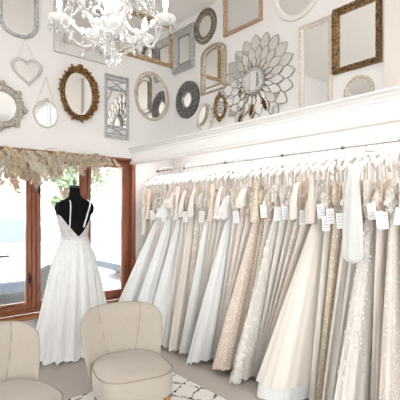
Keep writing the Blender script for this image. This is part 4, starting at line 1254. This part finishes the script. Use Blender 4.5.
# ================================================================== DRIED PAMPAS GARLAND
gar = thing('pampas_garland', (1.2, 4.03, 1.945), 'bushy garland of dried beige pampas grass along the window top', 'garland')
PC = [plain('pampas_straw', (.80,.65,.48), .9, vary=.3, bstr=0), plain('pampas_cream', (.93,.86,.75), .9, vary=.08, bstr=0), plain('pampas_pink', (.85,.69,.57), .9, vary=.2, bstr=0), plain('dry_twig', (.30,.21,.13), .9, vary=.3, bstr=0)]
def plume_mesh(seed, mat, length, spread, nb, wd, bl):
    R = random.Random(seed); mb = MB()
    cv = [(math.sin(t*1.2)*.05*R.uniform(-1,1), math.sin(t*1.5)*.04, -length*t) for t in [k/8 for k in range(9)]]
    mb.tube(cv, [.003]*9, 5)
    for _ in range(nb):
        t = R.random(); k = min(7, int(t*8)); u = t*8-k
        p = Vector(cv[k]).lerp(Vector(cv[k+1]), u)
        a = R.uniform(0, TAU); tt = .25+t
        d = Vector((math.cos(a)*spread, math.sin(a)*spread, -R.uniform(.35,1.2))).normalized()
        l = bl*R.uniform(.5,1.2)*(1-.4*abs(t-.5))
        s = d.orthogonal().normalized()*wd*R.uniform(.6,1.3)
        m_ = p+d*l*.55+Vector((0,0,-.004)); e = p+d*l+Vector((0,0,-l*.25))
        mb.add([p-s*.4, p+s*.4, m_+s*.5, e, m_-s*.5], [(0,1,2,3,4)])
    me = mb.build('pampas_plume', mat, gar, smooth=0)
    return me
protos = []
for sd in range(6):
    protos.append(plume_mesh(20+sd, PC[(0,1,2,1,0,2)[sd]], (.24,.30,.26,.34,.20,.28)[sd], (.7,.5,.9,.5,1.0,.6)[sd], 560, .0036, (.062,.055,.06,.068,.05,.062)[sd]))
RG = random.Random(12)
def put(o, x, y, z, rx, ry, rz, s):
    o.location = (x-1.2, y-4.03, z-1.93); o.rotation_euler = (rx, ry, rz); o.scale = (s,s,s)
NPL = 96
for k in range(NPL):
    f = (k+RG.random()*.8)/NPL
    o = protos[k] if k < 6 else None
    if o is None:
        o = protos[k % 6].copy(); COL.objects.link(o); o.parent = gar
    X = .42+((k*37) % NPL+RG.random()*.7)/NPL*1.70
    left = min(1, max(0, (1.62-X)/.62))
    z = RG.uniform(1.86, 1.985)-(.10*RG.random()*left)
    y = RG.uniform(3.90, 4.03)
    ang = RG.uniform(-1.25, 1.25)*(1-.25*left)
    if X > 1.9: ang = RG.uniform(-1.45,-.5) if RG.random() < .6 else RG.uniform(-.3,.9)
    sc = RG.uniform(.62,.85)*(.70+.78*left)*(1 if abs(ang) < .9 else .9)
    put(o, X, y, z, RG.uniform(-.75,-.05), -ang, RG.uniform(-.3,.3), sc)
tw = MB(); R = random.Random(8)
for k in range(80):
    x = R.uniform(-.8, .85); z = R.uniform(-.06,.06); a = R.uniform(-1,1)
    p = Vector((x, R.uniform(-.04,.03), z)); d = Vector((math.sin(a), R.uniform(-.5,.1), R.uniform(-.9,.12))).normalized()*R.uniform(.08,.2)
    tw.tube([p, p+d*.5+Vector((0,0,.01)), p+d], [.003,.0025,.001], 5)
tw.tube([(-.82,.02,.0),(-.3,.015,-.01),(.3,.02,.0),(.88,.02,.02)], .018, 8)
tag(tw.build('twigs', PC[3], gar, smooth=60), 'dark dry twigs', kind='stuff')
fluff = MB(); R = random.Random(9)
for _ in range(3400):
    x = R.uniform(-.80, .90); lf = min(1, max(0, (.42-x)/.6))
    p = Vector((x, R.uniform(-.13,.02), R.gauss(-.02,.032)-R.random()*.15*lf))
    d = Vector((R.gauss(0,1), R.gauss(-.3,.6), R.gauss(-.2,.8))).normalized()*R.uniform(.015,.04)
    q = d.orthogonal().normalized(); s_ = q*R.uniform(.002,.0045); c_ = d.cross(q).normalized()*d.length*.35
    fluff.cur = R.choice((0,0,1,1,2,3))
    fluff.add([p-s_, p+s_, p+d*.5+c_+s_, p+d*.5+c_-s_, p+d*.9+c_*.2+s_*.4, p+d*.9+c_*.2-s_*.4], [(0,1,2,3),(3,2,4,5)])
tag(fluff.build('dried_foliage', PC, gar, smooth=0), 'loose dried grass heads', kind='stuff')

# ================================================================== CHANDELIER
CHX, CHY = 1.12, 2.075
ch = thing('chandelier', (CHX, CHY, 0), 'ornate white chandelier with lit candle bulbs and crystal drops', 'chandelier')
M_CHW = plain('chandelier_white', (.84,.82,.80), .3, vary=.03, bstr=.1)
M_BULB = emit('bulb_glow', (1,.97,.93), 48)
zb = 2.40
MB().lathe([(.0,zb-.02),(.02,zb-.015),(.03,zb),(.055,zb+.02),(.075,zb+.05),(.06,zb+.075),(.03,zb+.09),(.022,zb+.12),(.04,zb+.15),(.055,zb+.18),(.04,zb+.22),(.02,zb+.25),(.018,zb+.33),(.04,zb+.37),(.07,zb+.40),(.045,zb+.43),(.02,zb+.46),(.018,zb+.54),(.03,zb+.57),(.012,zb+.60),(.0,zb+.60)], (0,0,0), 28).build('column', M_CHW, ch)
mb = MB()
for k in range(22):
    z = zb+.61+k*.035
    if z > CEIL-.06: break
    ax = 0 if k % 2 else 1
    pts = [((.009*math.cos(a) if ax == 0 else 0), (.009*math.cos(a) if ax else 0), z+.024*math.sin(a)) for a in [TAU*q/12 for q in range(12)]]
    mb.ctube(pts, .003, 6)
mb.build('chain', M_CHW, ch)
MB().lathe([(.0,CEIL-.07),(.02,CEIL-.07),(.06,CEIL-.03),(.07,CEIL),(.0,CEIL)], (0,0,0), 24).build('ceiling_rose', M_CHW, ch)
def drop(parent, p, s):
    s *= .82; mb = MB()
    x, y, z = p
    mb.ball((x,y,z-.008*s), .006*s, 8, 6)
    pr = [(0,-.018),(.004,-.020),(.009,-.036),(.012,-.048),(.0105,-.058),(.006,-.066),(0,-.069)]
    mb.lathe([(r*s, z+h*s) for r, h in pr], (x,y,0), 7)
    return mb.build('crystal_drop', M_CRYSTAL, parent, smooth=0)
def arm(ang, R, z0, zt, hub, big):
    c, s = math.cos(ang), math.sin(ang)
    a = MB(); pts = []
    for k in range(19):
        t = k/18
        rr = hub+(R-hub)*t
        z = z0-.095*math.sin(min(1, t*1.25)*PI)*(1-.2*t)+(zt-z0)*t**3
        pts.append((c*rr, s*rr, z))
    a.tube(pts, [.012-.004*t/18 for t in range(19)], 8)
    # scroll leaf on top of the arm
    sc = [(c*(hub+.05+.05*q*math.cos(3.8*q)), s*(hub+.05+.05*q*math.cos(3.8*q)), z0+.03+.06*q*math.sin(3.8*q)) for q in [k/14 for k in range(15)]]
    a.tube(sc, [.006+.004*(1-k/14) for k in range(15)], 7)
    for t in (.35, .55, .75):
        p = pts[int(t*18)]; a.ball((p[0],p[1],p[2]+.008), (.02,.012,.016), 8, 6, rmat(0,0,ang))
    ao = a.build('arm', M_CHW, ch)
    e = pts[-1]
    b = MB(); b.lathe([(.008,e[2]-.012),(.03,e[2]-.010),(.052,e[2]+.004),(.062,e[2]+.020),(.060,e[2]+.024),(.046,e[2]+.010),(.012,e[2]+.004)], (e[0],e[1],0), 26)
    b.build('candle_dish', M_CHW, ao)
    MB().lathe([(.0,e[2]+.004),(.0135,e[2]+.004),(.0125,e[2]+.075),(.0,e[2]+.075)], (e[0],e[1],0), 14).build('candle_sleeve', M_CHW, ao)
    MB().lathe([(.0,e[2]+.075),(.009,e[2]+.078),(.0155,e[2]+.098),(.012,e[2]+.122),(.005,e[2]+.142),(.0,e[2]+.150)], (e[0],e[1],0), 16).build('bulb', M_BULB, ao)
    for k in range(6 if big else 5):
        t = TAU*k/(6 if big else 5)+ang
        drop(ao, (e[0]+.056*math.cos(t), e[1]+.056*math.sin(t), e[2]+.014), 1.15)
    return e
tips = []; tips2 = []
for k in range(6): tips.append(arm(TAU*k/6+.35, .305, zb+.11, zb+.085, .05, True))
for k in range(6): tips2.append(arm(TAU*(k+.5)/6+.35, .21, zb+.33, zb+.30, .03, False))
def swag(a, b, sag, n, r):
    mb = MB()
    for k in range(n+1):
        t = k/n; p = Vector(a).lerp(Vector(b), t)-Vector((0,0,sag*4*t*(1-t)))
        mb.ball(p, r*(1.3 if k % 5 == 0 else 1), 7, 5)
    mb.build('bead_swag', M_CRYSTAL if RG.random() < .45 else M_CHW, ch, smooth=60)
for k in range(6):
    a, b = tips[k], tips[(k+1) % 6]
    swag((a[0]*.95,a[1]*.95,a[2]), (b[0]*.95,b[1]*.95,b[2]), .085, 26, .0052)
    swag((tips2[k][0],tips2[k][1],tips2[k][2]), (a[0],a[1],a[2]), .05, 16, .005)
    swag((tips2[k][0],tips2[k][1],tips2[k][2]), (b[0],b[1],b[2]), .05, 16, .005)
    swag((0.0,0.0,zb+.42), (a[0]*.9,a[1]*.9,a[2]), .03, 24, .0045)
    swag((0,0,zb), (a[0]*.62,a[1]*.62,a[2]-.06), .05, 16, .005)
    for t_, dz_ in ((.35,-.10),(.6,-.085),(.8,-.03)): drop(ch, (a[0]*t_+.012, a[1]*t_, zb+.09+dz_), 1.0)
    swag((a[0]*.5,a[1]*.5,zb+.02), (b[0]*.5,b[1]*.5,zb+.02), .05, 16, .005)
    drop(ch, (tips2[k][0]*.5, tips2[k][1]*.5, zb+.24), 1.0)
    am = TAU*(k+.5)/6+.35
    mid = (.235*math.cos(am), .235*math.sin(am), zb-.01)
    drop(ch, mid, 1.3)
for k in range(9):
    t = TAU*k/9; drop(ch, (.066*math.cos(t), .066*math.sin(t), zb+.04), 1.2)
for k in range(5):
    t = TAU*k/5+.3; 
    mb = MB()
    for q in range(6): mb.ball((.03*math.cos(t), .03*math.sin(t), zb-.01-.016*q), .0055, 7, 5)
    mb.build('bead_string', M_CRYSTAL, ch)
    drop(ch, (.03*math.cos(t), .03*math.sin(t), zb-.10), 1.2)
drop(ch, (0,0,zb-.02), 1.3)

# ================================================================== SLIPPER CHAIRS
M_UPH = None
def uph():
    m, nt, b = new_mat('cream_upholstery'); v = coords(nt)
    n1 = noise(nt, v, 320, 2, .6); n2 = noise(nt, v, 9, 3)
    c1 = ramp(nt, n1.outputs['Fac'], [(.3, (.34,.29,.24)), (.7, (.54,.475,.41))])
    link(nt, mixc(nt, .5, c1, ramp(nt, n2.outputs['Fac'], [(.3, (.42,.365,.31)), (.7, (.465,.41,.35))])), b.inputs['Base Color'])
    b.inputs['Roughness'].default_value = .9; b.inputs['Sheen Weight'].default_value = .25
    bump(nt, b, n1.outputs['Fac'], .25, .003)
    return m
M_UPH = uph()
M_PIPE = plain('piping_cord', (.31,.26,.21), .9, vary=.08, bstr=.1)
M_LEG = wood('amber_beech', (.30,.115,.03), (.46,.20,.065), 1.0, 2, .3, .4)
def make_chair(loc, rz, label):
    t = thing('slipper_chair', loc, label, 'chair', 'cream slipper chairs', rz)
    # seat: D-shaped cushion box with a domed top
    n = 72
    def plan(k, ins):
        a = TAU*k/n; c, s = math.cos(a), math.sin(a); e = 3.4
        x = (.238-ins)*math.copysign(abs(c)**(2/e), c); y = -.005+(.245-ins)*math.copysign(abs(s)**(2/e), s)
        if s > 0: x *= 1-.14*s
        return x, y
    mb = MB(); rs = []
    for ins, z in ((.03,.226),(.012,.228),(.003,.236),(.0,.265),(-.004,.325),(-.002,.368),(.002,.381),(.012,.392),(.05,.411),(.11,.425),(.18,.432),(.232,.433)):
        rs.append([(*plan(k, ins), z) for k in range(n)])
    mb.loft(rs, True, True); seat = mb.build('seat', M_UPH, t, smooth=60)
    pp = MB(); pp.ctube([(*plan(k, -.001), .380) for k in range(n)], .0042, 8); pp.build('seat_piping', M_PIPE, seat)
    # backrest: curved shell with a rounded top
    NU, NV = 49, 26
    H0, H1, ZC = .25, .72, .54
    def half_w(z):
        f = (z-H0)/(H1-H0); return .232+.054*min(1, f*1.5)**.9-.012*max(0, f-.6)
    def P(u, v, side):
        top = ZC+(H1-ZC)*max(0, 1-abs(u)**4)**(1/4)
        z = H0+(top-H0)*v
        w = half_w(z)
        x = u*w
        lean = .085*(z-H0)/(H1-H0)
        y = .235-.115*abs(u)**2.4+lean
        f = (z-H0)/(H1-H0)
        seam = 0
        for sg in (-1, 1):
            us = sg*(.28+.27*f); seam += math.exp(-((u-us)/.032)**2)
        edge = (1-abs(u)**7)*(1-v**9)
        th = .036*edge**.5+.004
        if side > 0: y -= th+.012*(1-(abs(u))**2)*edge-.007*seam*edge
        else: y += th*.9
        return (x, y, z)
    us = [math.sin(PI/2*(-1+2*k/(NU-1))) for k in range(NU)]; vs = [math.sin(PI/2*k/(NV-1)) for k in range(NV)]
    mb = MB(); F = [[P(u, v, 1) for u in us] for v in vs]; Bk = [[P(u, v, -1) for u in us] for v in vs]
    mb.loft(F, closed=False); mb.loft([r[::-1] for r in Bk], closed=False)
    # close the rim
    rimF = [F[k][0] for k in range(NV)]+[F[-1][j] for j in range(1, NU)]+[F[k][-1] for k in range(NV-2, -1, -1)]
    rimB = [Bk[k][0] for k in range(NV)]+[Bk[-1][j] for j in range(1, NU)]+[Bk[k][-1] for k in range(NV-2, -1, -1)]
    mb.loft([rimF, rimB], closed=False); mb.loft([F[0], Bk[0]], closed=False)
    back = mb.build('backrest', M_UPH, t, smooth=60)
    pm_ = MB(); pm_.tube([tuple((a+b)/2 for a, b in zip(p, q)) for p, q in zip(rimF, rimB)], .0045, 8); pm_.build('back_piping', M_PIPE, back)
    for sg in (-1, 1):
        sm = MB(); pts = []
        for k in range(3, NV-1):
            v = vs[k]; f0 = v
            u = sg*(.28+.27*min(1, v)); x, y, z = P(u, v, 1); f = (z-H0)/(H1-H0); u = sg*(.28+.27*f)
            x, y, z = P(u, v, 1); pts.append((x, y-.0005, z))
        sm.tube(pts, .003, 6); sm.build('back_seam', M_PIPE, back)
    for sx, sy in ((-1,-1),(1,-1),(-1,1),(1,1)):
        lg = MB(); y0 = -.20 if sy < 0 else .17
        lg.tube([(sx*.165, y0, .24), (sx*.178, y0+sy*.010, .14), (sx*.188, y0+sy*.022, .0)], [.022,.018,.012], 14)
        lg.build('leg', M_LEG, t)
    return t
c1 = make_chair((1.352, 2.26, .0126), math.radians(-14), 'cream slipper chair wholly in view, in front of mannequin')
c2 = copy_tree(c1); c2.location = (.605, 2.265, 0.0126); c2.rotation_euler = (0,0,math.radians(11))
c2['label'] = 'cream slipper chair cut by the left edge of the photo'

# ================================================================== RUG
def rug_mat():
    m, nt, b = new_mat('berber_pile'); v = coords(nt)
    n1 = noise(nt, v, 170, 3, .7); n2 = noise(nt, v, 9, 3, .6)
    wob = node(nt, 'ShaderNodeVectorMath', operation='MULTIPLY_ADD'); link(nt, n2.outputs['Color'], wob.inputs[0])
    wob.inputs[1].default_value = (.07,.07,0); link(nt, v, wob.inputs[2])
    sx = node(nt, 'ShaderNodeSeparateXYZ'); link(nt, wob.outputs[0], sx.inputs[0])
    def lines(out_a, sign, period, width):
        a = node(nt, 'ShaderNodeMath', operation='MULTIPLY'); link(nt, sx.outputs[0], a.inputs[0]); a.inputs[1].default_value = 1.0
        c = node(nt, 'ShaderNodeMath', operation='MULTIPLY_ADD'); link(nt, sx.outputs[1], c.inputs[0]); c.inputs[1].default_value = sign; link(nt, a.outputs[0], c.inputs[2])
        d = node(nt, 'ShaderNodeMath', operation='PINGPONG'); link(nt, c.outputs[0], d.inputs[0]); d.inputs[1].default_value = period/2
        l = node(nt, 'ShaderNodeMath', operation='LESS_THAN'); link(nt, d.outputs[0], l.inputs[0]); l.inputs[1].default_value = width
        return l.outputs[0]
    l1 = lines(0, .45, .21, .014); l2 = lines(0, -2.0, .34, .022)
    mx = node(nt, 'ShaderNodeMath', operation='MAXIMUM'); link(nt, l1, mx.inputs[0]); link(nt, l2, mx.inputs[1])
    br = noise(nt, v, 48, 2, .6); g = node(nt, 'ShaderNodeMath', operation='GREATER_THAN'); link(nt, br.outputs['Fac'], g.inputs[0]); g.inputs[1].default_value = .49
    mu = node(nt, 'ShaderNodeMath', operation='MULTIPLY'); link(nt, mx.outputs[0], mu.inputs[0]); link(nt, g.outputs[0], mu.inputs[1])
    base = ramp(nt, n1.outputs['Fac'], [(.3, (.66,.62,.56)), (.65, (.85,.82,.78))])
    link(nt, mixc(nt, mu.outputs[0], base, (.025,.024,.03)), b.inputs['Base Color'])
    b.inputs['Roughness'].default_value = .95
    bump(nt, b, n1.outputs['Fac'], .7, .008)
    return m
rug = MB()
nx, ny = 60, 80; rs = []
RX0, RX1, RY0_, RY1_ = .05, 2.06, .15, 2.86
rug.bbox(RX0, RX1, RY0_, RY1_, 0.0005, .012, .004)
rg_ = rug.build('rug', rug_mat()); tag(rg_, 'white shaggy rug with broken black lattice lines under the chairs', 'rug')

# ================================================================== LIGHT
wd = bpy.data.worlds.new('sky'); SC.world = wd; wd.use_nodes = True
bg = wd.node_tree.nodes['Background']; bg.inputs['Color'].default_value = (.985,.99,1.0,1); bg.inputs['Strength'].default_value = 5.0
def area(name, loc, rot, sx, sy, power, col=(1,1,1), portal=False):
    d = bpy.data.lights.new(name, 'AREA'); d.shape = 'RECTANGLE'; d.size = sx; d.size_y = sy; d.energy = power; d.color = col
    if portal: d.cycles.is_portal = True
    o = bpy.data.objects.new(name, d); COL.objects.link(o); o.location = loc; o.rotation_euler = rot; return o
# daylight portals in the window openings, the added one among them
area('daylight_portal', ((KX0+KX1)/2, BY-.1, (KZ0+KZ1)/2), (PI/2,0,PI), KX1-KX0, KZ1-KZ0, 1, portal=True).rotation_euler = (-PI/2,0,PI)
area('daylight_portal', (BX-.10, (LY0+LY1)/2, (LZ0+LZ1)/2), (0,-PI/2,0), LZ1-LZ0, LY1-LY0, 1, portal=True)
area('daylight_portal', (RW+.10, (RY0+RY1)/2, (RZ0+RZ1)/2), (0,PI/2,0), RZ1-RZ0, RY1-RY0, 1, portal=True)
area('daylight_portal', ((WX0+WX1)/2, WY+.09, (WZ0+WZ1)/2), (-PI/2,0,0), WX1-WX0, WZ1-WZ0, 1, portal=True)
# strip light tucked behind the ledge fascia
area('ledge_strip_light', (PX+.10, 2.15, PZ1-.04), (0,-.55,0), .05, 3.5, 10, (1,.98,.95))
# sun over the roof, on the street
sd = bpy.data.lights.new('sun', 'SUN'); sd.energy = 5; sd.angle = .02; sd.color = (1,.96,.9)
so = bpy.data.objects.new('sun', sd); COL.objects.link(so); so.rotation_euler = Vector((.15,.42,-.9)).to_track_quat('-Z','Y').to_euler()

# ================================================================== CAMERA
cd = bpy.data.cameras.new('camera'); cam = bpy.data.objects.new('camera', cd); COL.objects.link(cam)
cd.sensor_width = 36; cd.lens = 36; cd.shift_y = .025; cd.clip_start = .05
cam.location = (0,0,CAM_H); cam.rotation_euler = (PI/2,0,-math.atan2(SN,CS))
SC.camera = cam
SC.view_settings.view_transform = 'Standard'; SC.view_settings.look = 'None'
SC.view_settings.exposure = .44; SC.view_settings.gamma = 1; SC.view_settings.use_curve_mapping = False
